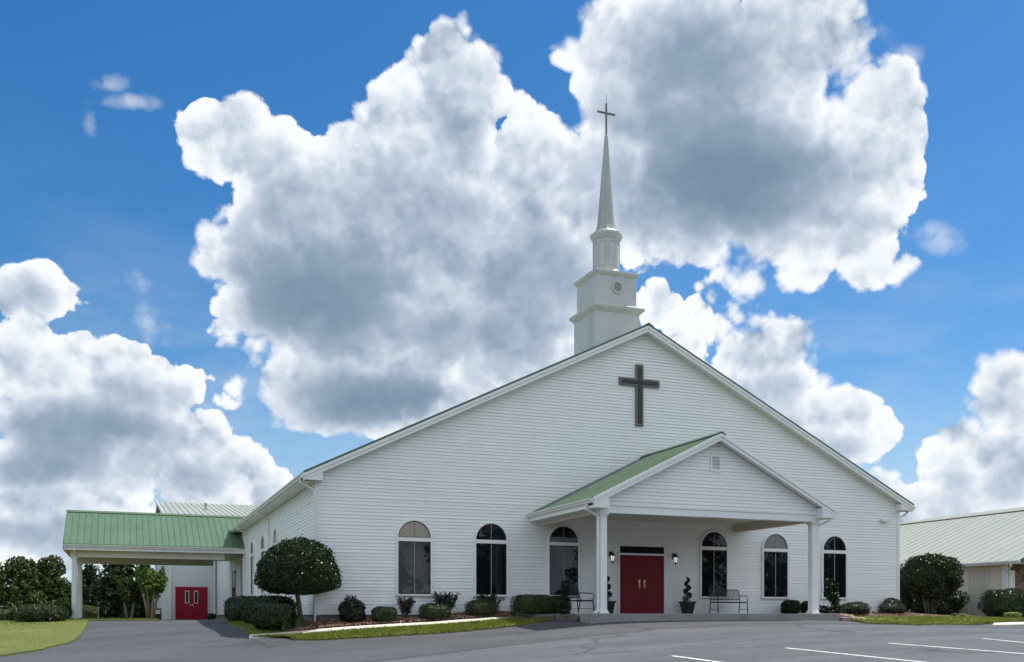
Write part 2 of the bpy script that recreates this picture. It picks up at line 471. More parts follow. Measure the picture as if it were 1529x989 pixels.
M['stone'] = mat('weathered_edging_stone', (0.30, 0.235, 0.185), 0.9, 0.2, var=0.25, vscale=5, bump=0.012, bscale=18)
M['darkstone'] = mat('dark_edging_stone', (0.12, 0.105, 0.095), 0.9, 0.2, var=0.25, vscale=5, bump=0.012, bscale=18)
M['beigeblind'] = mat('tan_blind_behind_glass', (0.30, 0.255, 0.20), 0.12, 0.6, var=0.05, vscale=3)
M['paleblind'] = mat('pale_green_blind_behind_glass', (0.42, 0.44, 0.36), 0.12, 0.6, var=0.05, vscale=3)
M['acgrey'] = mat('grey_condenser_enamel', (0.22, 0.225, 0.22), 0.5, 0.4, var=0.1, vscale=6)

def glassmat():
    m = bpy.data.materials.new('dark_window_glass'); m.use_nodes = True
    t = NT(m.node_tree); p = t.n['Principled BSDF']
    p.inputs['Base Color'].default_value = (0.006, 0.008, 0.011, 1)
    p.inputs['Roughness'].default_value = 0.02
    p.inputs['Specular IOR Level'].default_value = 0.5
    geo = t.node('ShaderNodeNewGeometry')
    b = t.node('ShaderNodeBump'); b.inputs['Strength'].default_value = 0.5; b.inputs['Distance'].default_value = 0.006
    t.l.new(t.noise(geo.outputs['Position'], 1.6, 2, 0.5), b.inputs['Height'])
    t.l.new(b.outputs[0], p.inputs['Normal'])
    return m
M['glass'] = glassmat()

def asphalt():
    m = bpy.data.materials.new('worn_asphalt'); m.use_nodes = True
    t = NT(m.node_tree); p = t.n['Principled BSDF']
    geo = t.node('ShaderNodeNewGeometry'); pos = geo.outputs['Position']
    sw = t.vec('MULTIPLY', pos, (0.35, 1.3, 1))
    n1 = t.noise(sw, 0.45, 6, 0.6)
    n2 = t.noise(pos, 3.0, 5, 0.65)
    n3 = t.noise(pos, 55.0, 3, 0.7)
    base = t.lin(n1, 0.3, 0.7, 0.056, 0.10)
    # older, paler surface of the lot starts along a curved seam in front of the building
    sp = t.node('ShaderNodeSeparateXYZ'); t.l.new(pos, sp.inputs[0])
    wob = t.math('MULTIPLY', t.math('SUBTRACT', t.noise(pos, 0.35, 3, 0.5), 0.5), 1.6)
    yy = t.math('ADD', sp.outputs['Y'], wob)
    cx_ = t.math('SUBTRACT', sp.outputs['X'], 13.0)
    seam = t.math('ADD', yy, t.math('MULTIPLY', t.math('MULTIPLY', cx_, cx_), 0.018))
    lot = t.smooth(seam, -7.6, -7.95)
    base = t.math('MULTIPLY', base, t.lin(lot, 0, 1, 0.9, 1.22))
    line = t.math('MULTIPLY', t.smooth(seam, -7.45, -7.62), t.smooth(seam, -7.95, -7.75))
    base = t.math('MULTIPLY', base, t.lin(line, 0, 1, 1, 0.66))
    base = t.math('MULTIPLY', base, t.lin(n2, 0.3, 0.7, 0.86, 1.14))
    so_ = t.node('ShaderNodeTexVoronoi'); t.put(so_.inputs['Vector'], t.vec('ADD', pos, t.vec('SCALE', t.noise(pos, 5, 3, 0.6, out='Color'), scale=0.12))); t.put(so_.inputs['Scale'], 0.55)
    so2 = t.node('ShaderNodeSeparateColor'); t.l.new(so_.outputs['Color'], so2.inputs[0])
    spot = t.math('MULTIPLY', t.smooth(so_.outputs['Distance'], 0.16, 0.03), t.smooth(so2.outputs[0], 0.55, 0.8))
    base = t.math('MULTIPLY', base, t.lin(spot, 0, 1, 1, 0.62))
    base = t.math('MULTIPLY', base, t.lin(n3, 0.25, 0.75, 0.78, 1.22))
    base = t.math('MULTIPLY', base, t.lin(t.noise(pos, 13.0, 4, 0.7), 0.3, 0.7, 0.84, 1.16))
    # hairline cracks and darker sealed streaks
    cv = t.vec('ADD', t.vec('MULTIPLY', pos, (0.16, 0.3, 0)), t.vec('SCALE', t.noise(pos, 0.5, 5, 0.65, out='Color'), scale=0.35))
    vo = t.node('ShaderNodeTexVoronoi', feature='DISTANCE_TO_EDGE'); t.put(vo.inputs['Vector'], cv); t.put(vo.inputs['Scale'], 1.0)
    gate = t.smooth(t.noise(pos, 0.2, 2, 0.5), 0.42, 0.55)
    crack = t.math('MULTIPLY', t.smooth(vo.outputs['Distance'], 0.014, 0.003), gate)
    base = t.math('MULTIPLY', base, t.lin(crack, 0, 1, 1, 0.5))
    st = t.smooth(t.noise(t.vec('MULTIPLY', pos, (0.12, 1.1, 1)), 0.8, 4, 0.55), 0.58, 0.72)
    base = t.math('MULTIPLY', base, t.lin(st, 0, 1, 1, 0.8))
    t.l.new(t.vec('SCALE', (0.95, 1.0, 1.10), scale=base), p.inputs['Base Color'])
    p.inputs['Roughness'].default_value = 0.82
    p.inputs['Specular IOR Level'].default_value = 0.35
    b = t.node('ShaderNodeBump'); b.inputs['Strength'].default_value = 1; b.inputs['Distance'].default_value = 0.006
    t.l.new(n3, b.inputs['Height']); t.l.new(b.outputs[0], p.inputs['Normal'])
    return m
M['asphalt'] = asphalt()

def grassmat(name, a, b_, dry):
    m = bpy.data.materials.new(name); m.use_nodes = True
    t = NT(m.node_tree); p = t.n['Principled BSDF']
    geo = t.node('ShaderNodeNewGeometry'); pos = geo.outputs['Position']
    n1 = t.noise(pos, 0.5, 5, 0.6); n2 = t.noise(pos, 14, 5, 0.7); n3 = t.noise(t.vec('MULTIPLY', pos, (1, 1, 0.3)), 70, 3, 0.7)
    c = t.mix(t.smooth(n2, 0.3, 0.7), C4(a), C4(b_))
    c = t.mix(t.smooth(n1, 0.45, 0.75, 0, 0.55), c, C4(dry))
    c = t.vec('SCALE', c, scale=t.lin(n3, 0.25, 0.75, 0.6, 1.4))
    t.l.new(c, p.inputs['Base Color'])
    p.inputs['Roughness'].default_value = 0.85
    p.inputs['Specular IOR Level'].default_value = 0.2
    bm = t.node('ShaderNodeBump'); bm.inputs['Strength'].default_value = 1; bm.inputs['Distance'].default_value = 0.03
    t.l.new(n3, bm.inputs['Height']); t.l.new(bm.outputs[0], p.inputs['Normal'])
    return m
M['lawn'] = grassmat('mown_lawn', (0.10, 0.135, 0.028), (0.17, 0.19, 0.05), (0.26, 0.24, 0.09))
M['field'] = grassmat('rough_field_grass', (0.07, 0.09, 0.02), (0.12, 0.13, 0.04), (0.2, 0.18, 0.07))
M['blade'] = leafmat('grass_blades', (0.105, 0.145, 0.022), (0.22, 0.235, 0.06), 0.6, 0.35, 0.2)

def mulchmat():
    m = bpy.data.materials.new('wood_mulch'); m.use_nodes = True
    t = NT(m.node_tree); p = t.n['Principled BSDF']
    geo = t.node('ShaderNodeNewGeometry'); pos = geo.outputs['Position']
    vo = t.node('ShaderNodeTexVoronoi'); t.put(vo.inputs['Vector'], t.vec('MULTIPLY', pos, (1, 1.6, 1))); t.put(vo.inputs['Scale'], 22)
    sp = t.node('ShaderNodeSeparateColor'); t.l.new(vo.outputs['Color'], sp.inputs[0])
    c = t.mix(sp.outputs[0], C4((0.05, 0.026, 0.018)), C4((0.22, 0.13, 0.095)))
    t.l.new(c, p.inputs['Base Color'])
    p.inputs['Roughness'].default_value = 0.95
    bm = t.node('ShaderNodeBump'); bm.inputs['Strength'].default_value = 1; bm.inputs['Distance'].default_value = 0.03
    t.l.new(vo.outputs['Distance'], bm.inputs['Height']); t.l.new(bm.outputs[0], p.inputs['Normal'])
    return m
M['mulch'] = mulchmat()
M['chip'] = leafmat('mulch_chip', (0.13, 0.06, 0.04), (0.58, 0.38, 0.30), 0.9, 0.0, 0.2)

def stonewall():
    m = bpy.data.materials.new('brown_fieldstone_wall'); m.use_nodes = True
    t = NT(m.node_tree); p = t.n['Principled BSDF']
    geo = t.node('ShaderNodeNewGeometry'); pos = geo.outputs['Position']
    wv_ = t.vec('ADD', pos, t.vec('SCALE', t.noise(pos, 3, 3, 0.5, out='Color'), scale=0.12))
    vo = t.node('ShaderNodeTexVoronoi'); t.put(vo.inputs['Vector'], t.vec('MULTIPLY', wv_, (1, 1, 1.5))); t.put(vo.inputs['Scale'], 4.2)
    ve = t.node('ShaderNodeTexVoronoi', feature='DISTANCE_TO_EDGE'); t.put(ve.inputs['Vector'], t.vec('MULTIPLY', wv_, (1, 1, 1.5))); t.put(ve.inputs['Scale'], 4.2)
    sp = t.node('ShaderNodeSeparateColor'); t.l.new(vo.outputs['Color'], sp.inputs[0])
    c = t.mix(sp.outputs[0], C4((0.16, 0.085, 0.05)), C4((0.34, 0.23, 0.16)))
    c = t.vec('SCALE', c, scale=t.lin(t.noise(pos, 18, 4, 0.6), 0.3, 0.7, 0.7, 1.2))
    e_ = t.smooth(ve.outputs['Distance'], 0.02, 0.06)
    c = t.mix(e_, C4((0.11, 0.10, 0.09)), c)
    t.l.new(c, p.inputs['Base Color']); p.inputs['Roughness'].default_value = 0.85
    bm = t.node('ShaderNodeBump'); bm.inputs['Strength'].default_value = 1; bm.inputs['Distance'].default_value = 0.04
    t.l.new(e_, bm.inputs['Height']); t.l.new(bm.outputs[0], p.inputs['Normal'])
    return m
M['fieldstone'] = stonewall()

def lampglass():
    m = bpy.data.materials.new('lit_lantern_glass'); m.use_nodes = True
    p = m.node_tree.nodes['Principled BSDF']
    p.inputs['Base Color'].default_value = (0.9, 0.9, 0.86, 1)
    p.inputs['Roughness'].default_value = 0.3
    p.inputs['Emission Color'].default_value = (1.0, 0.96, 0.88, 1)
    p.inputs['Emission Strength'].default_value = 0.3
    return m
M['lampglass'] = lampglass()
M['line'] = mat('worn_white_road_paint', (0.72, 0.72, 0.70), 0.7, 0.3, var=0.12, vscale=6, dirt=((0.16, 0.16, 0.17), 11, 0.46, 0.66, 0.8))

M['boxwood'] = leafmat('boxwood_leaves', (0.0158, 0.0302, 0.0086), (0.054, 0.0792, 0.0252), 0.45, 0.15)
M['holly'] = leafmat('glossy_dark_leaves', (0.0092, 0.0224, 0.0066), (0.0363, 0.0627, 0.0145), 0.36, 0.14, 0.45)
M['broad'] = leafmat('broad_tree_leaves', (0.0298, 0.0527, 0.0119), (0.1105, 0.1403, 0.0298), 0.5, 0.3)
M['pine'] = leafmat('dark_far_leaves', (0.0124, 0.026, 0.0112), (0.0372, 0.062, 0.0236), 0.55, 0.25)
M['myrtle'] = leafmat('fresh_green_leaves', (0.0508, 0.1015, 0.0203), (0.203, 0.2755, 0.058), 0.5, 0.35)
M['purple'] = leafmat('dark_purple_green_leaves', (0.0112, 0.0126, 0.0105), (0.0385, 0.042, 0.0315), 0.4, 0.1)
M['lily'] = leafmat('pale_striped_leaves', (0.16, 0.22, 0.06), (0.48, 0.50, 0.22), 0.5, 0.3)
M['greyshrub'] = leafmat('grey_green_leaves', (0.06, 0.08, 0.035), (0.16, 0.18, 0.09), 0.6, 0.25)
M['yewspiral'] = leafmat('very_dark_topiary_leaves', (0.008, 0.014, 0.007), (0.022, 0.034, 0.014), 0.5, 0.1)

# ================================================================ ground
def polar_sheet(name, material, rs, ths, zoff, parent=None):
    R = np.array(rs); T = np.array(ths)
    rr, tt = np.meshgrid(R, T, indexing='ij')
    X = CAM[0] + rr * (np.sin(tt) * CY + np.cos(tt) * SY)
    Y = CAM[1] + rr * (-np.sin(tt) * SY + np.cos(tt) * CY)
    Z = GZ(X, Y) + zoff
    nr, nt = rr.shape
    V_ = np.stack([X, Y, Z], 2).reshape(-1, 3)
    fs = []
    closed = abs(T[-1] - T[0] - 2 * PI) < 1e-6
    for i in range(nr - 1):
        for j in range(nt - 1):
            a = i * nt + j
            fs.append((a, a + nt, a + nt + 1, a + 1))
    mb = MB(); mb.v = V_.tolist(); mb.f = fs; mb.m = [0] * len(fs)
    return mb.build(name, material, parent, smooth=True)

dense = np.arange(-36, 36.01, 0.5)
ths = np.radians(np.concatenate([np.arange(-180, -36, 6), dense, np.arange(42, 180.1, 6)]))
near = np.concatenate([np.linspace(0.5, 12, 12), np.arange(13, 72, 0.6), np.linspace(73, 135, 20), np.array([160, 220, 320, 500, 900, 1700, 3500])])
structure(polar_sheet('ground', M['field'], near, ths, -0.06))

# asphalt: reaches out to a distance that depends on the bearing
LIM = [(-6000, 40), (-200, 42), (125, 46), (131, 56), (238, 57), (243, 64.2), (335, 64.2), (345, 42), (470, 32.2), (700, 34.5), (1340, 41.5), (1349, 36.3), (1480, 37.2), (1700, 38), (6000, 38)]
def sheet_limit(px): return np.interp(px, [a for a, b in LIM], [b for a, b in LIM])
def asphalt_sheet():
    px = np.concatenate([np.linspace(-3000, -60, 30), np.arange(-40, 1580, 6.0), np.linspace(1600, 4500, 30)])
    t = (px - CX) / F
    zs = np.concatenate([np.linspace(.4, 12, 12), np.arange(12.4, 66, .4)])
    Zc = np.repeat(zs[:, None], len(px), 1)
    X = CAM[0] + t[None, :] * Zc * CY + Zc * SY; Y = CAM[1] - t[None, :] * Zc * SY + Zc * CY
    Zg = GZ(X, Y)
    n0, n1 = Zc.shape
    lim = np.minimum(sheet_limit(px[:-1]), sheet_limit(px[1:]))
    mb = MB(); mb.v = np.stack([X, Y, Zg], 2).reshape(-1, 3).tolist()
    mb.f = [(i * n1 + j, i * n1 + j + 1, (i + 1) * n1 + j + 1, (i + 1) * n1 + j) for i in range(n0 - 1) for j in range(n1 - 1) if zs[i + 1] <= lim[j] + .2]
    mb.m = [0] * len(mb.f)
    o = mb.build('parking_lot', M['asphalt'], None, smooth=True)
    return structure(o)
asphalt_sheet()

def resample(pl, n):
    pl = np.array(pl, float)
    d = np.concatenate([[0], np.cumsum(np.hypot(*np.diff(pl, axis=0).T))])
    q = np.linspace(0, d[-1], n)
    return np.stack([np.interp(q, d, pl[:, 0]), np.interp(q, d, pl[:, 1])], 1)
def loft(name, material, A, B, nu, nv, zoff, skirt=0.08, hump=0.0, wob=0.0):
    a = resample(A, nu); b = resample(B, nu)
    if wob: b = b + RNG.normal(0, wob, b.shape)
    f = np.linspace(0, 1, nv)
    P = a[None] * (1 - f[:, None, None]) + b[None] * f[:, None, None]
    Z = GZ(P[..., 0], P[..., 1]) + zoff + hump * (4 * f * (1 - f))[:, None]
    vs = np.concatenate([P, Z[..., None]], 2).reshape(-1, 3).tolist()
    fs = [(i * nu + j, i * nu + j + 1, (i + 1) * nu + j + 1, (i + 1) * nu + j) for i in range(nv - 1) for j in range(nu - 1)]
    ring = [j for j in range(nu)] + [i * nu + nu - 1 for i in range(1, nv)] + [(nv - 1) * nu + j for j in range(nu - 2, -1, -1)] + [i * nu for i in range(nv - 2, 0, -1)]
    k0 = len(vs)
    vs += [(vs[i][0], vs[i][1], vs[i][2] - skirt) for i in ring]
    m = len(ring)
    fs += [(ring[i], ring[(i + 1) % m], k0 + (i + 1) % m, k0 + i) for i in range(m)]
    mb = MB(); mb.v = vs; mb.f = fs; mb.m = [0] * len(fs)
    o = mb.build(name, material, None, smooth=False)
    return structure(o), P, Z

LAWNS = []
# narrow front lawn between walk and asphalt
front_edge = [gpix(*p) for p in ((428, 951), (437, 956), (470, 957), (553, 953), (653, 947), (719, 941), (770, 936), (806, 931))]
back_edge = [(-2.35, -1.98), (-1.6, -1.98), (2, -2.0), (4.4, -1.98), (6.5, -1.95), (7.3, -2.3), (7.45, -2.7)]
o, P, Z = loft('front_lawn', M['lawn'], back_edge, front_edge, 90, 12, 0.055, wob=0.05); LAWNS.append((P, Z))
loft('front_walk', M['walk'], [(-2.3, -1.42), (2, -1.42), (6.2, -1.42)], [(-2.4, -1.99), (2, -2.0), (6.3, -1.96)], 60, 4, 0.07, skirt=0.12)
# left lawn beside the driveway
le = [gpix(*p) for p in ((-330, 1045), (-150, 1012), (0, 981), (60, 972), (100, 962), (120, 950), (128, 938), (131, 930), (131, 927))]
lb = [(-70, -6), (-60, 6), (-50, 16), (-42, 26), (-36, 36), (-28, 40), (-20.5, 32), (-15, 25), (-11.5, 20)]
o, P, Z = loft('left_lawn', M['lawn'], lb, le, 140, 40, 0.05, wob=0.02); LAWNS.append((P, Z))
# lawn beyond the driveway crest
far_a = [gpix(131, 927.2), gpix(180, 927), gpix(238, 927)]
o, P, Z = loft('far_lawn', M['lawn'], far_a, [(-34, 60), (-20, 66), (-3.4, 66)], 50, 20, 0.05)
LAWNS.append((P, Z))
# planted strip along the left side wall
o, P, Z = loft('side_lawn', M['lawn'], [(-2.3, -1.36), (-2.25, 1), (-2.1, 6), (-1.7, 12), (-1.55, 19.5)], [(-1.25, -1.3), (-1.2, 1), (-1.15, 6), (-1.05, 12), (-1.0, 19.5)], 60, 8, 0.05); LAWNS.append((P, Z))
loft('side_mulch', M['mulch'], [(-1.25, -1.38), (-1.2, 1), (-1.15, 6), (-1.05, 12), (-1.0, 20)], [(-0.02, -1.38), (-0.02, 1), (-0.02, 6), (-0.02, 12), (-0.02, 20)], 60, 8, 0.06, hump=0.05)
loft('front_mulch', M['mulch'], [(-1.0, 0.02), (3, 0.02), (5.5, 0.02), (7.5, 0.02)], [(-1.0, -1.43), (3, -1.43), (5.5, -1.43), (7.5, -3.3)], 70, 14, 0.06, hump=0.04)
# right lawn
ra = [gpix(*p) for p in ((1296, 931.6), (1320, 932.6), (1380, 933.5), (1450, 933.8), (1482, 930.5))]
rb = [(19.1, -2.7), (20, -2.45), (22.5, -2.2), (27, -1.6), (30.5, -1.8)]
o, P, Z = loft('right_lawn', M['lawn'], rb, ra, 60, 12, 0.05, wob=0.05); LAWNS.append((P, Z))
loft('right_mulch', M['mulch'], [(17.1, 0.02), (24.3, 0.02), (24.4, 8), (31.0, 8)], [(17.1, -2.62), (19.5, -2.42), (22.5, -2.22), (31.6, -1.6)], 50, 16, 0.05, hump=0.03)
loft('corner_mulch', M['mulch'], [(24.5, 0), (30.9, 0)], [(24.5, 20), (30.9, 20)], 30, 20, 0.055)
rw0 = [gpix(*p) for p in ((1484, 931), (1529, 929.5), (1640, 927))]
rw1 = [gpix(*p) for p in ((1482, 934), (1529, 933.2), (1640, 933))]
loft('right_walk', M['walk'], rw0, rw1, 30, 4, 0.02, skirt=0.03)

# painted bay lines
def paint_line(p0, p1):
    a = np.array(gpix(*p0)); b = np.array(gpix(*p1))
    d = (b - a) / np.linalg.norm(b - a); b = a + d * 5.6
    nrm = np.array([-d[1], d[0]])
    n = 40
    q = a[None] + (b - a)[None] * np.linspace(0, 1, n)[:, None]
    wdt = 0.055
    l = q - nrm * wdt; r = q + nrm * wdt
    vs = [(p[0], p[1], z + 0.006) for p, z in zip(np.concatenate([l, r]), GZ(np.concatenate([l, r])[:, 0], np.concatenate([l, r])[:, 1]))]
    mb = MB().add(vs, [(i, i + 1, n + i + 1, n + i) for i in range(n - 1)])
    return structure(mb.build('bay_line', M['line']))
for a, b in (((1003, 980), (1070, 989)), ((1172, 968), (1370, 988.5)), ((1327, 961), (1529, 977)), ((1467, 954), (1529, 960))):
    paint_line(a, b)

# ================================================================ church
WX, EZ0, SLOPE, RIDGE_X = 24.4, 4.61, 0.485, 12.2
PEAK = 10.77
DEPTH = 36.0
zr = lambda x: PEAK - SLOPE * abs(x - RIDGE_X)
LIP = 0.032
def siding(mb, place, z0, z1, fa, fb, pitch=0.1145):
    n = int(math.ceil((z1 - z0) / pitch))
    for i in range(n):
        zb = z0 + i * pitch; zt = min(zb + pitch, z1)
        a0, b0, a1, b1 = fa(zb), fb(zb), fa(zt), fb(zt)
        if b0 - a0 < 0.02: break
        if b1 < a1: a1 = b1 = (a1 + b1) / 2
        lip = LIP + random.uniform(-.003, .003)
        zg_ = zt - .008                          # recessed lap below the next course
        cuts = []
        x_ = a0 + random.uniform(.4, 3.66)
        while x_ < b0 - .3:
            if max(a0, a1) + .1 < x_ < min(b0, b1) - .1: cuts.append(x_)
            x_ += 3.66
        los = [(a0, a1)] + [(c, c) for c in cuts]; his = [(c, c) for c in cuts] + [(b0, b1)]
        for (p0, p1), (q0, q1) in zip(los, his):
            l_ = lip + random.uniform(-.004, .004); r_ = l_ + random.uniform(-.002, .002); t_ = .020 + random.uniform(-.003, .003)
            vs = [place(p0, l_, zb), place(q0, r_, zb), place(q1, t_, zg_), place(p1, t_, zg_), place(q1, .003, zg_), place(p1, .003, zg_), place(q1, .003, zt), place(p1, .003, zt), place(q0, .003, zb), place(p0, .003, zb)]
            mb.add(vs, [(0, 1, 2, 3), (3, 2, 4, 5), (5, 4, 6, 7), (9, 8, 1, 0), (0, 3, 5, 9), (1, 8, 4, 2)])

church = thing('church', 'white clapboard church with tall white steeple, arched windows and pillared green roofed porch', 'church')
# --- walls
mb = MB()
zw = lambda x: zr(x) - 0.20
fa = lambda z: 0.0 if z < zw(0) else RIDGE_X - (PEAK - 0.2 - z) / SLOPE
fb = lambda z: WX if z < zw(0) else RIDGE_X + (PEAK - 0.2 - z) / SLOPE
siding(mb, lambda u, o, z: (u, -o, z), 0.0, PEAK - 0.24, fa, fb)
mb.prism([(0.0, 0.0), (WX, 0.0), (WX, zw(WX)), (RIDGE_X, PEAK - 0.2), (0.0, zw(0))], 0.0, 0.12)
mb.build('front_wall', M['siding'], church)
mb = MB()
siding(mb, lambda u, o, z: (-o, u, z), 0.0, 4.5, lambda z: 0.0, lambda z: DEPTH)
mb.box(0.0, 0.12, 0.13, DEPTH - .13, 0.0, 4.5)
mb.build('side_wall', M['siding'], church)
mb = MB()
siding(mb, lambda u, o, z: (WX + o, u, z), 0.0, 4.5, lambda z: 0.0, lambda z: DEPTH)
mb.box(WX - .12, WX, 0.13, DEPTH - .13, 0.0, 4.5)
mb.build('side_wall', M['siding'], church)
mb = MB()
mb.prism([(0.0, 0.0), (WX, 0.0), (WX, zw(WX)), (RIDGE_X, PEAK - 0.2), (0.0, zw(0))], DEPTH - 0.12, DEPTH)
mb.build('back_wall', M['siding'], church)
mb = MB()
mb.box(0.03, WX - 0.03, 0.02, DEPTH, -1.0, -0.012)
mb.build('foundation', M['block'], church)
mb = MB()
for pair in (((-.055, .085, -.055, -.002), (-.055, -.002, -.0, .10)), ((WX - .085, WX + .055, -.055, -.002), (WX + .002, WX + .055, 0, .10))):
    mb = MB()
    for x0, x1, y0, y1 in pair: mb.box(x0, x1, y0, y1, -0.02, zw(0) - 0.02)
    bevel(mb.build('corner_trim', M['trim'], church), .006)

# --- main roof with standing seams
OVF, OVE = 0.35, 0.5
def roof_slab(poly_pts, thick, name, material, parent, n_rib, y0, y1, mirrored=True):
    pass
mb = MB()
L0, R0 = -OVE, WX + OVE
mb.prism([(L0, zr(L0)), (RIDGE_X, PEAK), (R0, zr(R0)), (R0, zr(R0) - .07), (RIDGE_X, PEAK - .075), (L0, zr(L0) - .07)], -OVF - .03, DEPTH + .3)
y = -OVF
while y < DEPTH:
    for xa, xb in ((L0, RIDGE_X - .1), (R0, RIDGE_X + .1)):
        mb.bar((xa, y, zr(xa) + .018), (xb, y, zr(xb) + .018), .03, .04)
    y += 0.42
roof = mb.build('roof', M['galv'], church)
mb = MB()
mb.prism([(RIDGE_X - .22, zr(RIDGE_X - .22) + .045), (RIDGE_X, PEAK + .07), (RIDGE_X + .22, zr(RIDGE_X + .22) + .045), (RIDGE_X + .22, zr(RIDGE_X + .22) + .025), (RIDGE_X, PEAK + .03), (RIDGE_X - .22, zr(RIDGE_X - .22) + .025)], -OVF - .06, DEPTH + .3)
mb.build('ridge_cap', M['darkgreen'], roof)
mb = MB()      # dark metal edge trim running up the rakes
for s_ in (-1, 1):
    xe = L0 if s_ < 0 else R0
    mb.prism([(xe, zr(xe) + .022), (RIDGE_X + s_ * .004, PEAK + .022), (RIDGE_X + s_ * .004, PEAK - .035), (xe, zr(xe) - .035)], -OVF - .055, -OVF - .032)
mb.build('rake_edge', M['darkgreen'], roof)
mb = MB()      # rake boards: two stepped boards, and the boxed returns at the eaves
for s_ in (-1, 1):
    xe = L0 if s_ < 0 else R0
    g = s_ * .003
    mb.prism([(xe, zr(xe) - .037), (RIDGE_X + g, PEAK - .037), (RIDGE_X + g, PEAK - .15), (xe, zr(xe) - .15)], -OVF - .045, -OVF + .0)
    mb.prism([(xe, zr(xe) - .152), (RIDGE_X + g, PEAK - .152), (RIDGE_X + g, PEAK - .27), (xe, zr(xe) - .27)], -OVF - .02, -OVF + .03)
    a, b = (-OVE, .13) if s_ < 0 else (WX - .13, WX + OVE)
    mb.prism([(a, 4.36), (b, 4.36), (b, zr(b) - .272), (a, zr(a) - .272)], -OVF - .012, -.03)
bevel(mb.build('rake_board', M['trim'], church), .006)
mb = MB()      # soffits
for s_ in (-1, 1):
    xe, xi = (L0, RIDGE_X) if s_ < 0 else (R0, RIDGE_X)
    mb.prism([(xe, zr(xe) - .20), (xi, PEAK - .20), (xi, PEAK - .215), (xe, zr(xe) - .215)], -OVF + .032, -.004)
mb.box(-OVE, -.002, -.028, DEPTH, 4.37, 4.385); mb.box(WX + .002, WX + OVE, -.028, DEPTH, 4.37, 4.385)
mb.build('soffit', M['trim'], church)
def gutter_prof(x, z, s_):       # K-style section, s_=-1 opens to the left
    return [(x, z), (x + s_ * .07, z), (x + s_ * .085, z + .05), (x + s_ * .125, z + .09), (x + s_ * .125, z + .125), (x + s_ * .11, z + .125), (x + s_ * .105, z + .10), (x + s_ * .015, z + .10), (x, z + .125)]
for s_, xx in ((-1, L0), (1, R0)):
    mb = MB(); mb.prism(gutter_prof(xx + s_ * .002, 4.415, s_), -OVF - .02, DEPTH)
    mb.build('gutter', M['gutter'], church)
    mb = MB(); mb.box(min(xx, xx - s_ * .02), max(xx, xx - s_ * .02), -OVF, DEPTH, 4.386, zr(xx) - .075)
    mb.build('fascia', M['trim'], church)
def downspout(pts, parent, wd=.075, dp=.06, material=None):
    mb = MB()
    for a, b in zip(pts[:-1], pts[1:]):
        a, b = Vector(a), Vector(b); e = (b - a).normalized() * .02
        up = (0, 1, 0) if abs((b - a).normalized().z) > .9 else (0, 0, 1)
        mb.bar(a - e, b + e, wd, dp, up=up)
    return bevel(mb.build('downspout', material or M['gutter'], parent), .008)
downspout([(-.56, -.12, 4.42), (-.56, -.12, 4.30), (-.085, -.12, 4.05), (-.085, -.12, gz(-.1, -.1) + .12), (-.20, -.25, gz(-.2, -.3) + .05)], church)
for yy in (10.9, 18.6):
    downspout([(-.56, yy, 4.42), (-.56, yy, 4.32), (-.06, yy, 4.08), (-.06, yy, -.2)], church)
downspout([(WX + .56, .05, 4.42), (WX + .56, .05, 4.32), (WX + .35, .05, 4.18), (WX + .09, .05, 4.10), (WX + .09, .05, .0)], church)

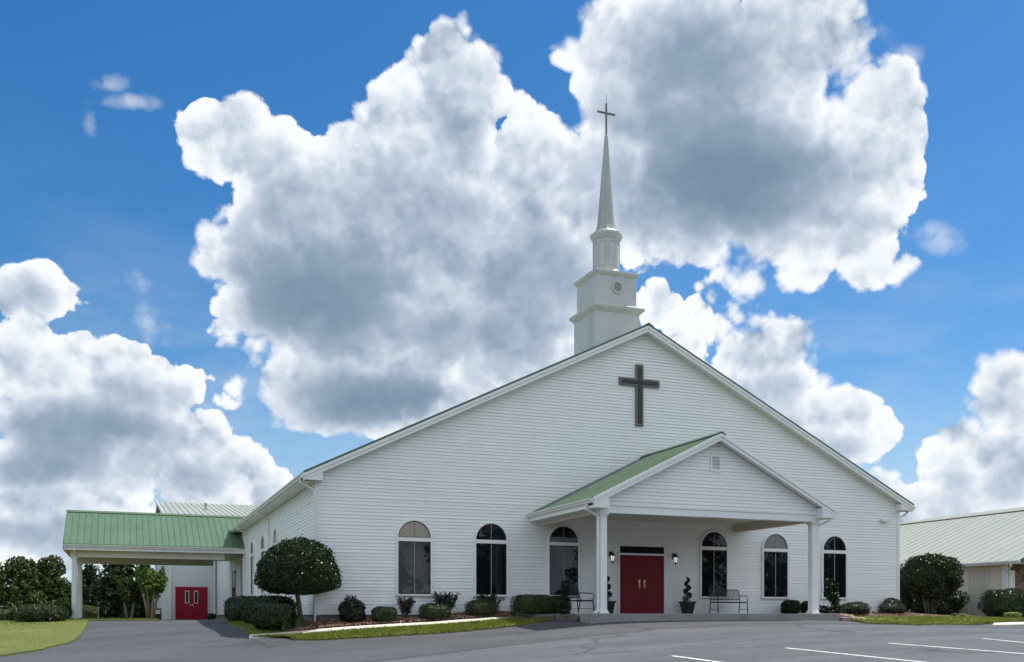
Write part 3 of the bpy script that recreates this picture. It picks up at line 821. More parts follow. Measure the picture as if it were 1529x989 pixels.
# --- arched windows
def arch_pts(hw, zs, n=20):
    return [(hw * math.cos(PI * k / n), zs + hw * math.sin(PI * k / n)) for k in range(n + 1)]
def make_window(loc, rot, zb, zs, parent, gl=None, arch_gl=None, split=None):
    """zb: bottom of the opening, zs: spring line, built facing -y at the origin"""
    hw, tr = 0.57, 0.075
    mb = MB()
    # outer casing: jambs and arch as one swept band
    band = []
    outer = [(hw + tr, zb - .0)] + arch_pts(hw + tr, zs) + [(-hw - tr, zb - .0)]
    inner = [(hw, zb)] + arch_pts(hw, zs) + [(-hw, zb)]
    n = len(outer); y0, y1 = -.075, .0
    vs = [(p[0], y0, p[1]) for p in outer] + [(p[0], y0, p[1]) for p in inner] + [(p[0], y1, p[1]) for p in outer] + [(p[0], y1, p[1]) for p in inner]
    fs = []
    for i in range(n - 1):
        fs += [(i, i + 1, n + i + 1, n + i), (2 * n + i, 2 * n + i + 1, i + 1, i), (n + i, n + i + 1, 3 * n + i + 1, 3 * n + i)]
    mb.add(vs, fs)
    w_ = bevel(mb.build('window', M['trim'], parent), .006, 1)
    w_.location = loc; w_.rotation_euler = (0, 0, rot)
    mb = MB(); mb.box(-hw - tr - .02, hw + tr + .02, -.095, .0, zb - .07, zb - .002)
    bevel(mb.build('sill', M['trim'], w_), .006)
    mb = MB(); mb.box(-hw + .001, hw - .001, -.07, .0, zs - .13, zs)
    bevel(mb.build('transom_bar', M['trim'], w_), .006)
    mb = MB()   # dark sash lining just inside the casing
    ins = [(hw - .001, zs)] + arch_pts(hw - .001, zs)[1:-1] + [(-hw + .001, zs)]
    ins2 = [(hw - .03, zs + .025)] + [(x * (hw - .03) / hw, max(zs + .025, zs + (z - zs) * (hw - .03) / hw)) for x, z in arch_pts(hw, zs)[1:-1]] + [(-hw + .03, zs + .025)]
    k = len(ins)
    vs = [(p[0], -.045, p[1]) for p in ins] + [(p[0], -.045, p[1]) for p in ins2]
    mb.add(vs, [(i, i + 1, k + i + 1, k + i) for i in range(k - 1)] + [(k - 1, 0, k, 2 * k - 1)])
    for x0, x1, z0, z1 in ((-hw + .001, -hw + .028, zb, zs - .132), (hw - .028, hw - .001, zb, zs - .132), (-hw + .028, hw - .028, zb, zb + .028), (-hw + .028, hw - .028, zs - .16, zs - .132)):
        mb.box(x0, x1, -.047, -.0, z0, z1)
    mb.build('sash', M['blackmetal'] if gl is None else M['blackmetal'], w_)
    mb = MB(); mb.box(-.017, .017, -.05, -.0, zb + .03, zs - .161); mb.box(-.012, .012, -.05, -.0, zs + .026, zs + hw - .03)
    mb.build('mullion', M['acgrey'] if rot == 0 else M['trim'], w_)
    mb = MB(); mb.add([(-hw + .028, -.034, zb + .028), (hw - .028, -.034, zb + .028), (hw - .028, -.034, zs - .16), (-hw + .028, -.034, zs - .16)], [(0, 1, 2, 3)])
    mb.build('pane', gl or M['glass'], w_)
    ap = [(x * (hw - .03) / hw, -.036, max(zs + .024, zs + (z - zs) * (hw - .03) / hw)) for x, z in arch_pts(hw, zs)]
    mb = MB(); mb.add(ap, [tuple(range(len(ap)))])
    p_ = mb.build('arch_pane', arch_gl or M['glass'], w_)
    if arch_gl: p_['label'] = 'arched pane backed by a pale blind'
    return w_
for i, xs in enumerate((3.30, 6.09, 8.89, 15.27, 18.13, 21.04)):
    make_window((xs, -.02, 0), 0, .70, 2.62, church, arch_gl=M['beigeblind'] if i == 0 else (M['acgrey'] if i == 4 else None))
for i, yy in enumerate((8.76, 12.66, 16.5, 20.9)):
    w_ = make_window((-.02, yy, 0), -PI / 2, .98, 2.96, church, arch_gl=(M['paleblind'] if i == 0 else None))

# --- entrance
DX0, DX1 = 11.17, 13.05
dmb = MB()
for x0, x1, z0, z1 in ((DX0 - .075, DX0 - .002, .035, 2.62), (DX1 + .002, DX1 + .075, .035, 2.62), (DX0 - .002, DX1 + .002, 2.545, 2.62), (DX0 - .002, DX1 + .002, 2.215, 2.285)):
    dmb.box(x0, x1, -.085, .0, z0, z1)
door = bevel(dmb.build('entrance_door', M['trim'], church), .005)
mid = (DX0 + DX1) / 2
for a, b in ((DX0, mid - .004), (mid + .004, DX1)):
    mb = MB(); mb.box(a, b, -.05, .0, .04, 2.213)
    for z0, z1 in ((.22, .85), (1.0, 2.03)):
        for q in ((a + .14, b - .14, z0, z0 + .018), (a + .14, b - .14, z1 - .018, z1), (a + .14, a + .158, z0, z1), (b - .158, b - .14, z0, z1)):
            mb.box(q[0], q[1], -.057, -.049, q[2], q[3])
    bevel(mb.build('door_leaf', M['red'], door), .004)
for s_ in (-1, 1):
    mb = MB(); xx = mid + s_ * .11
    mb.box(xx - .035, xx + .035, -.056, -.049, 1.0, 1.3)
    mb.tube([(xx, -.056, 1.03), (xx, -.10, 1.04), (xx, -.105, 1.1), (xx, -.10, 1.16), (xx, -.056, 1.17)], .014, 8)
    mb.lathe([(.0, -.02), (.03, -.012), (.03, .012), (.0, .02)], (xx, -.075, 1.25), 12)
    mb.build('handle', M['brass'], door)
mb = MB(); mb.add([(DX0, -.05, 2.287), (DX1, -.05, 2.287), (DX1, -.05, 2.543), (DX0, -.05, 2.543)], [(0, 1, 2, 3)])
mb.build('transom_pane', M['louvre'], door)

# --- cross on the gable
cxx = 11.99
mb = MB()
def cross_poly(hw, zb_, zt, arm, zc, ah):
    return [(cxx - hw, zb_), (cxx + hw, zb_), (cxx + hw, zc - ah), (cxx + arm, zc - ah), (cxx + arm, zc + ah), (cxx + hw, zc + ah), (cxx + hw, zt), (cxx - hw, zt), (cxx - hw, zc + ah), (cxx - arm, zc + ah), (cxx - arm, zc - ah), (cxx - hw, zc - ah)]
mb.prism(cross_poly(.155, 7.04, 9.33, .85, 8.66, .145), -.11, -.015)
cr_ = bevel(mb.build('wall_cross', M['brown'], church), .01)
mb = MB(); mb.prism(cross_poly(.075, 7.13, 9.24, .76, 8.66, .065), -.135, -.108)
bevel(mb.build('cross_face', M['black'], cr_), .008)

# --- steeple
SX, SYY = 12.2, 3.02
st = MB(); h = .975
st.box(SX - h, SX + h, SYY - h, SYY + h, 9.4, 11.96)
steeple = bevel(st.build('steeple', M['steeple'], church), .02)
def square_lathe(mb, prof):
    r2 = math.sqrt(2)
    mb.lathe([(r * r2, z) for r, z in prof], (SX, SYY, 0), 4, PI / 4)
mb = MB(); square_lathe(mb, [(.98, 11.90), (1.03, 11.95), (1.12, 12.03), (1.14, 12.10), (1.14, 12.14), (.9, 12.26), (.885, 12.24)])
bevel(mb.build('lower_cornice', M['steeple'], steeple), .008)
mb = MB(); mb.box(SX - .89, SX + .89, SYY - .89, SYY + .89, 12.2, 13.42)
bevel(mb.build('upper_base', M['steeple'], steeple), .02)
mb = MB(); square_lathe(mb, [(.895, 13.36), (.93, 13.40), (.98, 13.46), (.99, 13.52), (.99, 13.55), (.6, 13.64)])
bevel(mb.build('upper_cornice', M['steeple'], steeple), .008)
mb = MB()
yv = SYY - .89
def ring_y(mb, cx_, cz, r0, r1, ya, yb, n=28):
    vs = []
    for r, yq in ((r0, ya), (r1, ya), (r1, yb), (r0, yb)):
        vs += [(cx_ + r * math.cos(2 * PI * k / n), yq, cz + r * math.sin(2 * PI * k / n)) for k in range(n)]
    fs = [(q * n + k, q * n + (k + 1) % n, ((q + 1) % 4) * n + (k + 1) % n, ((q + 1) % 4) * n + k) for q in range(4) for k in range(n)]
    mb.add(vs, fs)
ring_y(mb, SX + .03, 12.93, .18, .25, yv - .05, yv - .002)
for k in range(7):
    zc = 12.93 + (k - 3) * .05; hw = math.sqrt(max(.001, .18 ** 2 - (zc - 12.93) ** 2))
    mb.bar((SX + .03 - hw, yv - .022, zc), (SX + .03 + hw, yv - .022, zc), .03, .012, up=(0, .6, 1))
mb.build('round_vent', M['steeple'], steeple)
OR = PI / 8
mb = MB(); c8 = 1 / math.cos(PI / 8)
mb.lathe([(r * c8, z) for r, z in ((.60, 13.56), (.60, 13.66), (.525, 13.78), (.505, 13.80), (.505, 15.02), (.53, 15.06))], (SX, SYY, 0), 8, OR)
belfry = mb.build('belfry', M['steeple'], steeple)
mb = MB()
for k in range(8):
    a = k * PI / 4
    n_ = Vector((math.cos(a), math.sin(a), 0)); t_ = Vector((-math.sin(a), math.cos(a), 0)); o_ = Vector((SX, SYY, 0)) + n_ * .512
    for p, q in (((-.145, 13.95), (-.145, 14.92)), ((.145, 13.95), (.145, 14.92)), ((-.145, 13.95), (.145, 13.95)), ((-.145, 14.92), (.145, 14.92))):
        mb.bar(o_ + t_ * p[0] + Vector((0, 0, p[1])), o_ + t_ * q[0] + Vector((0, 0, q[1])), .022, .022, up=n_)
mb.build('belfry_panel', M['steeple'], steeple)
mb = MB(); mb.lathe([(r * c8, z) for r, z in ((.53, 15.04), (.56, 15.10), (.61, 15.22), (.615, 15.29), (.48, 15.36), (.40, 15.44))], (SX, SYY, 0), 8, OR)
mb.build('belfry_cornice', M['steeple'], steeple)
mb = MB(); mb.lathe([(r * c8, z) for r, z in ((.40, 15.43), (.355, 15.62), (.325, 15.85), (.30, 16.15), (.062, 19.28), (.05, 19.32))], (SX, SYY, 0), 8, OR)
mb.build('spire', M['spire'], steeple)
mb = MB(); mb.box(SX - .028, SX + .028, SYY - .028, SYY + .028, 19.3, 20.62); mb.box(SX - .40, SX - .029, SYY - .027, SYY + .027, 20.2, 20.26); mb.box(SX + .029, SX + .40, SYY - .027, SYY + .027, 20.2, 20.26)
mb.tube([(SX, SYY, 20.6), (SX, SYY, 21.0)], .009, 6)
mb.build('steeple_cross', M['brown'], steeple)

# --- porch
PX0, PX1, PY = 8.12, 16.28, -4.6
mb = MB(); mb.box(7.5, 17.05, -5.05, -.03, -.75, .035)
bevel(mb.build('porch_slab', M['concrete'], church), .015)
def make_column(x, y, z0, z1, hw, parent, name='porch_column'):
    mb = MB()
    mb.box(x - hw, x + hw, y - hw, y + hw, z0 + .08, z1 - .07)
    for s_ in (-1, 1):
        for k in (-1, 0, 1):
            mb.box(x + k * hw * .55 - .018, x + k * hw * .55 + .018, y + s_ * hw - .006, y + s_ * hw + .006, z0 + .16, z1 - .14)
            mb.box(x + s_ * hw - .006, x + s_ * hw + .006, y + k * hw * .55 - .018, y + k * hw * .55 + .018, z0 + .16, z1 - .14)
    c = bevel(mb.build(name, M['trim'], parent), .005)
    mb = MB(); mb.box(x - hw - .05, x + hw + .05, y - hw - .05, y + hw + .05, z0, z0 + .05); mb.box(x - hw - .025, x + hw + .025, y - hw - .025, y + hw + .025, z0 + .05, z0 + .10)
    bevel(mb.build('column_base', M['trim'], c), .008)
    mb = MB(); mb.box(x - hw - .03, x + hw + .03, y - hw - .03, y + hw + .03, z1 - .10, z1 - .05); mb.box(x - hw - .055, x + hw + .055, y - hw - .055, y + hw + .055, z1 - .05, z1 - .002)
    bevel(mb.build('column_capital', M['trim'], c), .008)
    return c
for xx in (PX0, PX1): make_column(xx, PY, .036, 3.2, .115, church)
PRX, PPEAK, PSL, POV = 12.2, 5.92, 0.495, 4.64
pz = lambda x: PPEAK - PSL * abs(x - PRX)
YF = -4.75             # porch gable plane
mb = MB()
mb.box(PX0 - .16, PX1 + .16, YF, YF + .28, 3.2, 3.43)
bevel(mb.build('porch_beam', M['trim'], church), .006)
for xx in (PX0, PX1):
    mb = MB(); mb.box(xx - .13, xx + .13, YF + .281, -.03, 3.2, 3.56)
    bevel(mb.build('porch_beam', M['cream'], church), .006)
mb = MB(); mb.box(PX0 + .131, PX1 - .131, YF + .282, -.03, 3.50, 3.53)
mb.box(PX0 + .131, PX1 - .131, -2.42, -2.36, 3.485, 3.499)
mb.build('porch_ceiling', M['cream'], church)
mb = MB()
gz0 = 3.47
fa2 = lambda z: max(PX0 - .14, PRX - (PPEAK - .19 - z) / PSL); fb2 = lambda z: min(PX1 + .14, PRX + (PPEAK - .19 - z) / PSL)
siding(mb, lambda u, o, z: (u, YF - o, z), gz0, PPEAK - .22, fa2, fb2)
mb.box(PX0 - .15, PX1 + .15, YF - .03, YF - .002, 3.431, 3.468)
mb.prism([(PX0 - .14, 3.44), (PX1 + .14, 3.44), (PX1 + .14, pz(PX1 + .14) - .19), (PRX, PPEAK - .19), (PX0 - .14, pz(PX0 - .14) - .19)], YF, YF + .1)
pg = mb.build('porch_gable', M['siding'], church)
mb = MB()
vx, vz = 12.2, 4.98
for q in ((vx - .20, vx - .14, vz - .28, vz + .28), (vx + .14, vx + .20, vz - .28, vz + .28), (vx - .14, vx + .14, vz + .22, vz + .28), (vx - .14, vx + .14, vz - .28, vz - .20)):
    mb.box(q[0], q[1], YF - .06, YF - .001, q[2], q[3])
for k in range(8):
    zc = vz - .17 + k * .052
    mb.bar((vx - .14, YF - .035, zc), (vx + .14, YF - .035, zc), .055, .012, up=(0, .75, 1))
gv = mb.build('gable_vent', M['trim'], pg)
mb = MB(); mb.box(vx - .14, vx + .14, YF - .024, YF - .0205, vz - .2, vz + .22)
mb.build('vent_screen', M['blackmetal'], gv)
mb = MB()
a, b = PRX - POV, PRX + POV
YO = -5.1
mb.prism([(a, pz(a)), (PRX, PPEAK), (b, pz(b)), (b, pz(b) - .06), (PRX, PPEAK - .065), (a, pz(a) - .06)], YO - .02, -.022)
y = YO + .2
while y < -.1:
    for xa, xb in ((a, PRX - .1), (b, PRX + .1)):
        mb.bar((xa, y, pz(xa) + .004), (xb, y, pz(xb) + .004), .03, .014)
    y += .305
proof = mb.build('porch_roof', M['green'], church)
mb = MB()
mb.prism([(PRX - .17, pz(PRX - .17) + .045), (PRX, PPEAK + .06), (PRX + .17, pz(PRX + .17) + .045), (PRX + .17, pz(PRX + .17) + .025), (PRX, PPEAK + .03), (PRX - .17, pz(PRX - .17) + .025)], YO - .05, -.025)
mb.build('ridge_cap', M['darkgreen'], proof)
mb = MB()
for s_ in (-1, 1):
    xe = a if s_ < 0 else b; g = s_ * .003
    mb.prism([(xe, pz(xe) - .0), (PRX + g, PPEAK - .0), (PRX + g, PPEAK - .12), (xe, pz(xe) - .12)], YO - .045, YO - .022)
    mb.prism([(xe, pz(xe) - .122), (PRX + g, PPEAK - .122), (PRX + g, PPEAK - .24), (xe, pz(xe) - .24)], YO - .02, YO + .02)
    i0, i1 = (a, PX0 + .0) if s_ < 0 else (PX1 - .0, b)
    mb.prism([(i0, 3.31), (i1, 3.31), (i1, pz(i1) - .242), (i0, pz(i0) - .242)], YO - .012, YF - .004)
    mb.prism([(xe, pz(xe) - .16), (PRX + g, PPEAK - .16), (PRX + g, PPEAK - .172), (xe, pz(xe) - .172)], YO + .022, YF - .002)
bevel(mb.build('rake_board', M['trim'], proof), .006)
for s_, xe in ((-1, a), (1, b)):
    mb = MB(); mb.prism(gutter_prof(xe + s_ * .002, pz(xe) - .16, s_), YO - .01, -.03)
    mb.build('gutter', M['gutter'], proof)
    i1 = PX0 - .131 if s_ < 0 else PX1 + .131
    mb = MB(); mb.box(min(xe, i1), max(xe, i1), YF + .0, -.03, 3.315, 3.33)
    mb.box(min(xe, xe - s_ * .02), max(xe, xe - s_ * .02), YF, -.03, 3.331, pz(xe) - .065)
    mb.build('soffit', M['trim'], proof)
gx = a - .07
downspout([(gx, -4.75, pz(a) - .16), (gx, -4.75, 3.28), (PX0 - .19, -4.68, 3.08), (PX0 - .19, -4.68, .12), (PX0 - .34, -4.75, .06)], church)
gx = b + .07
downspout([(gx, -4.75, pz(b) - .16), (gx, -4.75, 3.30), (gx - .18, -4.72, 3.20), (PX1 + .19, -4.60, 3.06), (PX1 + .19, -4.60, .10)], church)

# --- covered drive-through on the left side
KX0, KY0, KY1 = -8.62, 20.0, 27.8
KYC = (KY0 + KY1) / 2; KE, KP = 3.47, 5.43
ksl = (KP - KE) / (KYC - KY0)
kz = lambda y: KP - ksl * abs(y - KYC)
mb = MB()
mb.prism([(KY0, kz(KY0)), (KYC, KP), (KY1, kz(KY1)), (KY1, kz(KY1) - .06), (KYC, KP - .07), (KY0, kz(KY0) - .06)], KX0, 1.9, ax='x')
x = KX0 + .04
while x < 1.7:
    mb.bar((x, KY0 - .0, kz(KY0) + .016), (x, KYC - .08, kz(KYC - .08) + .016), .03, .036, up=(0, 0, 1))
    mb.bar((x, KY1, kz(KY1) + .016), (x, KYC + .08, kz(KYC + .08) + .016), .03, .036, up=(0, 0, 1))
    x += .305
kroof = mb.build('carport_roof', M['green'], church)
mb = MB(); mb.prism([(KYC - .2, kz(KYC - .2) + .05), (KYC, KP + .06), (KYC + .2, kz(KYC + .2) + .05), (KYC + .2, kz(KYC + .2) + .03), (KYC, KP + .03), (KYC - .2, kz(KYC - .2) + .03)], KX0 - .02, 1.9, ax='x')
mb.build('ridge_cap', M['green'], kroof)
mb = MB()
mb.box(KX0 + .02, -.03, KY0 + .01, KY0 + .03, 3.16, kz(KY0) - .07)
mb.box(KX0 + .02, -.03, KY1 - .03, KY1 - .01, 3.16, kz(KY1) - .07)
mb.prism([(KY0 + .01, 3.17), (KY1 - .01, 3.17), (KY1 - .01, kz(KY1) - .08), (KYC, KP - .09), (KY0 + .01, kz(KY0) - .08)], KX0 + .0, KX0 + .04, ax='x')
mb.build('fascia', M['gutter'], kroof)
mb = MB()
gp = gutter_prof(0, 0, -1)
mb.prism([(KY0 + .008 + p[0], kz(KY0) - .17 + p[1]) for p in gp], KX0 + .0, -.25, ax='x')
mb.build('gutter', M['gutter'], kroof)
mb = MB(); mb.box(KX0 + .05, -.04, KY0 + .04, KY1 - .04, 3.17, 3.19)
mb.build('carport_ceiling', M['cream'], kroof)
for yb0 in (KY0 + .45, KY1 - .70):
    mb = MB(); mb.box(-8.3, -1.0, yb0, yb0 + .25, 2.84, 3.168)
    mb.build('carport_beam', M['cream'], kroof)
for yy in (KY0 + .58, KY1 - .58):
    make_column(-8.12, yy, gz(-8.1, yy) - .02, 2.838, .115, church, 'carport_column')
zb_ = gz(-8.3, KY0 + .5)
downspout([(-8.1, KY0 - .06, 3.3), (-8.1, KY0 - .06, 3.15), (-8.1, KY0 + .36, 2.95), (-8.1, KY0 + .36, zb_ + .14), (-8.35, KY0 + .3, zb_ + .10), (-9.3, KY0 - .2, zb_ + .09), (-9.55, KY0 - .4, gz(-9.5, KY0 - .4) + .07)], church)
# side door below the carport
mb = MB()
mb.box(-.07, -.002, 24.45, 24.53, -.25, 2.5); mb.box(-.07, -.002, 25.85, 25.93, -.25, 2.5); mb.box(-.07, -.002, 24.53, 25.85, 2.42, 2.5)
sd = mb.build('side_door', M['blackmetal'], church)
mb = MB(); mb.box(-.055, -.003, 24.53, 25.85, -.25, 2.42)
mb.build('pane', M['glass'], sd)

# ================================================================ white metal hall behind
GX0, GX1, GY0, GY1 = -3.03, 21.0, 36.2, 68.0
GE, GP = 6.45, 9.05
GYC = (GY0 + GY1) / 2
hall = thing('metal_hall', 'tall white metal hall behind the church with crimson double doors and a grey green roof', 'hall')
zg = gz(-3, 36) - .3
mb = MB()
mb.box(GX0, GX1, GY0, GY1, zg, GE)
x = GX0 + .15
while x < GX1:
    mb.box(x, x + .03, GY0 - .012, GY0 - .001, zg, GE - .02); x += .3
y = GY0 + .1
while y < GY1:
    mb.box(GX0 - .012, GX0 - .001, y, y + .03, zg, GE - .02); y += .6
mb.prism([(GY0, GE), (GY1, GE), (GYC, GP - .05)], GX0 + .002, GX1 - .002, ax='x')
mb.build('wall', M['gymwall'], hall)
mb = MB()
gzr = lambda y: GP - (GP - GE) / (GYC - GY0) * abs(y - GYC)
mb.prism([(GY0 - .2, gzr(GY0 - .2) + .12), (GYC, GP + .12), (GY1 + .2, gzr(GY1 + .2) + .12), (GY1 + .2, gzr(GY1 + .2) + .03), (GYC, GP + .03), (GY0 - .2, gzr(GY0 - .2) + .03)], GX0 - .25, GX1 + .2, ax='x')
x = GX0 - .1
while x < GX1:
    mb.bar((x, GY0 - .2, gzr(GY0 - .2) + .145), (x, GYC - .1, gzr(GYC - .1) + .145), .05, .05); x += .4
mb.build('roof', M['galv'], hall)
mb = MB()
mb.prism([(GY0 - .2, gzr(GY0 - .2) + .16), (GYC, GP + .16), (GY1 + .2, gzr(GY1 + .2) + .16), (GY1 + .2, gzr(GY1 + .2) - .12), (GYC, GP - .12), (GY0 - .2, gzr(GY0 - .2) - .12)], GX0 - .30, GX0 - .255, ax='x')
mb.build('rake_trim', M['trim'], hall)
mb = MB(); mb.tube([(-.15, 44, gzr(44)), (-.15, 44, gzr(44) + .55)], .07, 10); mb.tube([(-.15, 44, gzr(44) + .53), (-.15, 44, gzr(44) + .60)], .11, 10); mb.lathe([(.35, .10), (.12, .2)], (-.15, 44, gzr(44)), 12)
mb.build('vent_pipe', M['acgrey'], hall)
mb = MB(); mb.box(GX0 + .0, GX0 + .10, GY0 - .10, GY0 - .013, zg, GE - .1); mb.box(-.22, -.12, GY0 - .10, GY0 - .013, zg, GE - .1)
mb.build('downspout', M['trim'], hall)
gd = gz(-1.6, 36.0)
mb = MB()
for q in ((-2.66, -2.58, gd, gd + 2.2), (-.70, -.62, gd, gd + 2.2), (-2.58, -.70, gd + 2.12, gd + 2.2)):
    mb.box(q[0], q[1], GY0 - .07, GY0 - .013, q[2], q[3])
hd = mb.build('double_door', M['brightred'], hall)
for k, (a_, b_) in enumerate(((-2.578, -1.643), (-1.637, -.702))):
    mb = MB(); mb.box(a_, b_, GY0 - .055, GY0 - .013, gd + .01, gd + 2.118)
    mb.build('door_leaf', M['brightred'], hd)
    vx_ = -1.92 if k == 0 else -1.36
    mb = MB()
    for q in ((vx_ - .13, vx_ - .085, gd + 1.1, gd + 1.95), (vx_ + .085, vx_ + .13, gd + 1.1, gd + 1.95), (vx_ - .085, vx_ + .085, gd + 1.9, gd + 1.95), (vx_ - .085, vx_ + .085, gd + 1.1, gd + 1.15)):
        mb.box(q[0], q[1], GY0 - .07, GY0 - .056, q[2], q[3])
    mb.build('window_frame', M['cream'], hd)
    mb = MB(); mb.box(vx_ - .085, vx_ + .085, GY0 - .062, GY0 - .056, gd + 1.15, gd + 1.9)
    mb.build('pane', M['glass'], hd)
    mb = MB(); mb.box(vx_ + (.18 if k == 0 else -.24), vx_ + (.24 if k == 0 else -.18), GY0 - .10, GY0 - .056, gd + .93, gd + 1.03)
    mb.build('handle', M['gutter'], hd)

# ================================================================ annex on the right
AX0, AE = 31.1, 2.44
ann = thing('annex', 'low annex right of the church with pale ribbed metal roof and plain door', 'building')
azr = lambda x: 2.40 + .40 * (x - 30.7)
ARX = 38.7
mb = MB(); zg = -.6
mb.box(AX0, 46.4, .62, 32, zg, AE)
mb.build('wall', M['annexwall'], ann)
mb = MB(); mb.prism([(AX0 + .04, zg), (46.3, zg), (46.3, AE), (ARX, azr(ARX) - .1), (AX0 + .04, AE + .05)], .50, .618)
mb.build('stone_front', M['fieldstone'], ann)
mb = MB(); mb.box(AX0 - .03, AX0 + .10, .44, .66, zg, AE)
mb.build('corner_trim', M['trim'], ann)
mb = MB()
YA0, YA1 = -.63, 32.5
b_ = 2 * ARX - 30.7
mb.prism([(30.7, azr(30.7)), (ARX, azr(ARX)), (b_, azr(30.7)), (b_, azr(30.7) - .05), (ARX, azr(ARX) - .055), (30.7, azr(30.7) - .05)], YA0, YA1)
y = YA0 + .12
while y < YA1:
    mb.bar((30.7, y, azr(30.7) + .006), (ARX - .1, y, azr(ARX - .1) + .006), .07, .022); y += .61
aroof = mb.build('roof', M['galv'], ann)
mb = MB(); mb.prism([(ARX - .3, azr(ARX - .3) + .07), (ARX, azr(ARX) + .09), (ARX + .3, azr(ARX - .3) + .07), (ARX + .3, azr(ARX - .3) + .05), (ARX, azr(ARX) + .06), (ARX - .3, azr(ARX - .3) + .05)], YA0, YA1)
mb.build('ridge_cap', M['galv'], aroof)
mb = MB(); mb.prism([(ARX + .6, azr(ARX) - .4), (ARX + 2.8, 6.12), (ARX + 5.2, azr(ARX) - .4)], 2.0, 15.8)
mb.build('upper_roof', M['galv'], aroof)
mb = MB(); mb.prism(gutter_prof(30.695, azr(30.7) - .15, -1), YA0, YA1); mb.build('gutter', M['gutter'], aroof)
mb = MB(); mb.box(30.7, AX0 - .001, YA0 + .03, YA1, azr(30.7) - .145, azr(30.7) - .13); mb.build('soffit', M['trim'], aroof)
mb = MB()
for s_ in (-1, 1):
    xe = 30.7 if s_ < 0 else b_
    mb.prism([(xe, azr(30.7) + .05), (ARX + s_ * .003, azr(ARX) + .05), (ARX + s_ * .003, azr(ARX) - .12), (xe, azr(30.7) - .12)], YA0 - .03, YA0 - .002)
mb.build('rake_trim', M['darkgreen'], aroof)
mb = MB(); mb.prism([(30.9, azr(30.9) - .13), (ARX, azr(ARX) - .13), (2 * ARX - 30.9, azr(30.9) - .13), (2 * ARX - 31.4, azr(30.9) - .19), (31.4, azr(30.9) - .19)], YA0 + .03, .49)
mb.build('front_soffit', M['trim'], aroof)
downspout([(30.63, -.2, azr(30.7) - .14), (30.63, -.2, azr(30.7) - .22), (30.9, .15, 2.0), (31.02, .38, 1.9), (31.02, .38, -.05)], ann)
gd = gz(31, 2) + .03
mb = MB()
for q in ((1.40, 1.47, gd, 2.15), (2.51, 2.58, gd, 2.15), (1.47, 2.51, 2.08, 2.15)):
    mb.box(AX0 - .05, AX0 - .002, q[0], q[1], q[2], q[3])
ad = mb.build('door', M['annexwall'], ann)
mb = MB(); mb.box(AX0 - .03, AX0 - .002, 1.472, 2.508, gd + .01, 2.078); mb.build('door_leaf', M['annexdoor'], ad)
mb = MB(); mb.lathe([(0, -.03), (.03, -.02), (.03, .02), (0, .03)], (AX0 - .06, 1.58, 1.0), 12); mb.build('handle', M['brass'], ad)
mb = MB(); mb.box(31.25, 31.6, .44, .499, .9, 2.0); mb.build('window', M['trim'], ann)
# ================================================================ furniture on the porch
def make_bench(label, loc, rz, wd=1.25):
    t = thing('bench', label, 'bench', loc, rz)
    hw = wd / 2
    mb = MB()
    for k in range(9):
        yy = -.36 + k * .05
        mb.bar((-hw, yy, .43 + .02 * abs(k - 4) / 4), (hw, yy, .43 + .02 * abs(k - 4) / 4), .03, .008)
    mb.bar((-hw, -.40, .43), (hw, -.40, .43), .03, .045); mb.bar((-hw, .06, .43), (hw, .06, .43), .03, .045)
    mb.build('seat', M['blackmetal'], t)
    mb = MB()
    bk = lambda z: .06 + (z - .45) * .24
    mb.tube([(-hw, bk(.45), .45), (-hw, bk(.86), .86), (-hw + .05, bk(.91), .91), (hw - .05, bk(.91), .91), (hw, bk(.86), .86), (hw, bk(.45), .45)], .018, 8)
    n = int(wd / .062)
    for k in range(1, n):
        x = -hw + wd * k / n
        mb.bar((x, bk(.53), .53), (x, bk(.90), .90), .024, .007, up=(0, 1, 0))
    mb.bar((-hw, bk(.53), .53), (hw, bk(.53), .53), .02, .03)
    mb.build('backrest', M['blackmetal'], t)
    for s_ in (-1, 1):
        mb = MB(); mb.tube([(s_ * hw, -.40, .44), (s_ * hw, -.43, .2), (s_ * hw, -.44, .006)], .019, 8); mb.build('leg', M['blackmetal'], t)
        mb = MB(); mb.tube([(s_ * hw, .06, .46), (s_ * hw, .10, .2), (s_ * hw, .15, .006)], .019, 8); mb.build('leg', M['blackmetal'], t)
        mb = MB(); mb.tube([(s_ * hw, bk(.68), .68), (s_ * hw, -.30, .67), (s_ * hw, -.40, .64), (s_ * hw, -.44, .56), (s_ * hw, -.40, .44)], .017, 8); mb.build('armrest', M['blackmetal'], t)
        mb = MB(); mb.bar((s_ * hw, -.43, .16), (s_ * hw, .11, .16), .016, .016); mb.build('stretcher', M['blackmetal'], t)
    return t
make_bench('black metal slatted bench under the arched window right of the red doors', (15.45, -.62, .036), 0, 1.32)
make_bench('black metal bench seen from its end beside the left porch pillar', (8.12, -2.55, .036), PI / 2, 1.2)

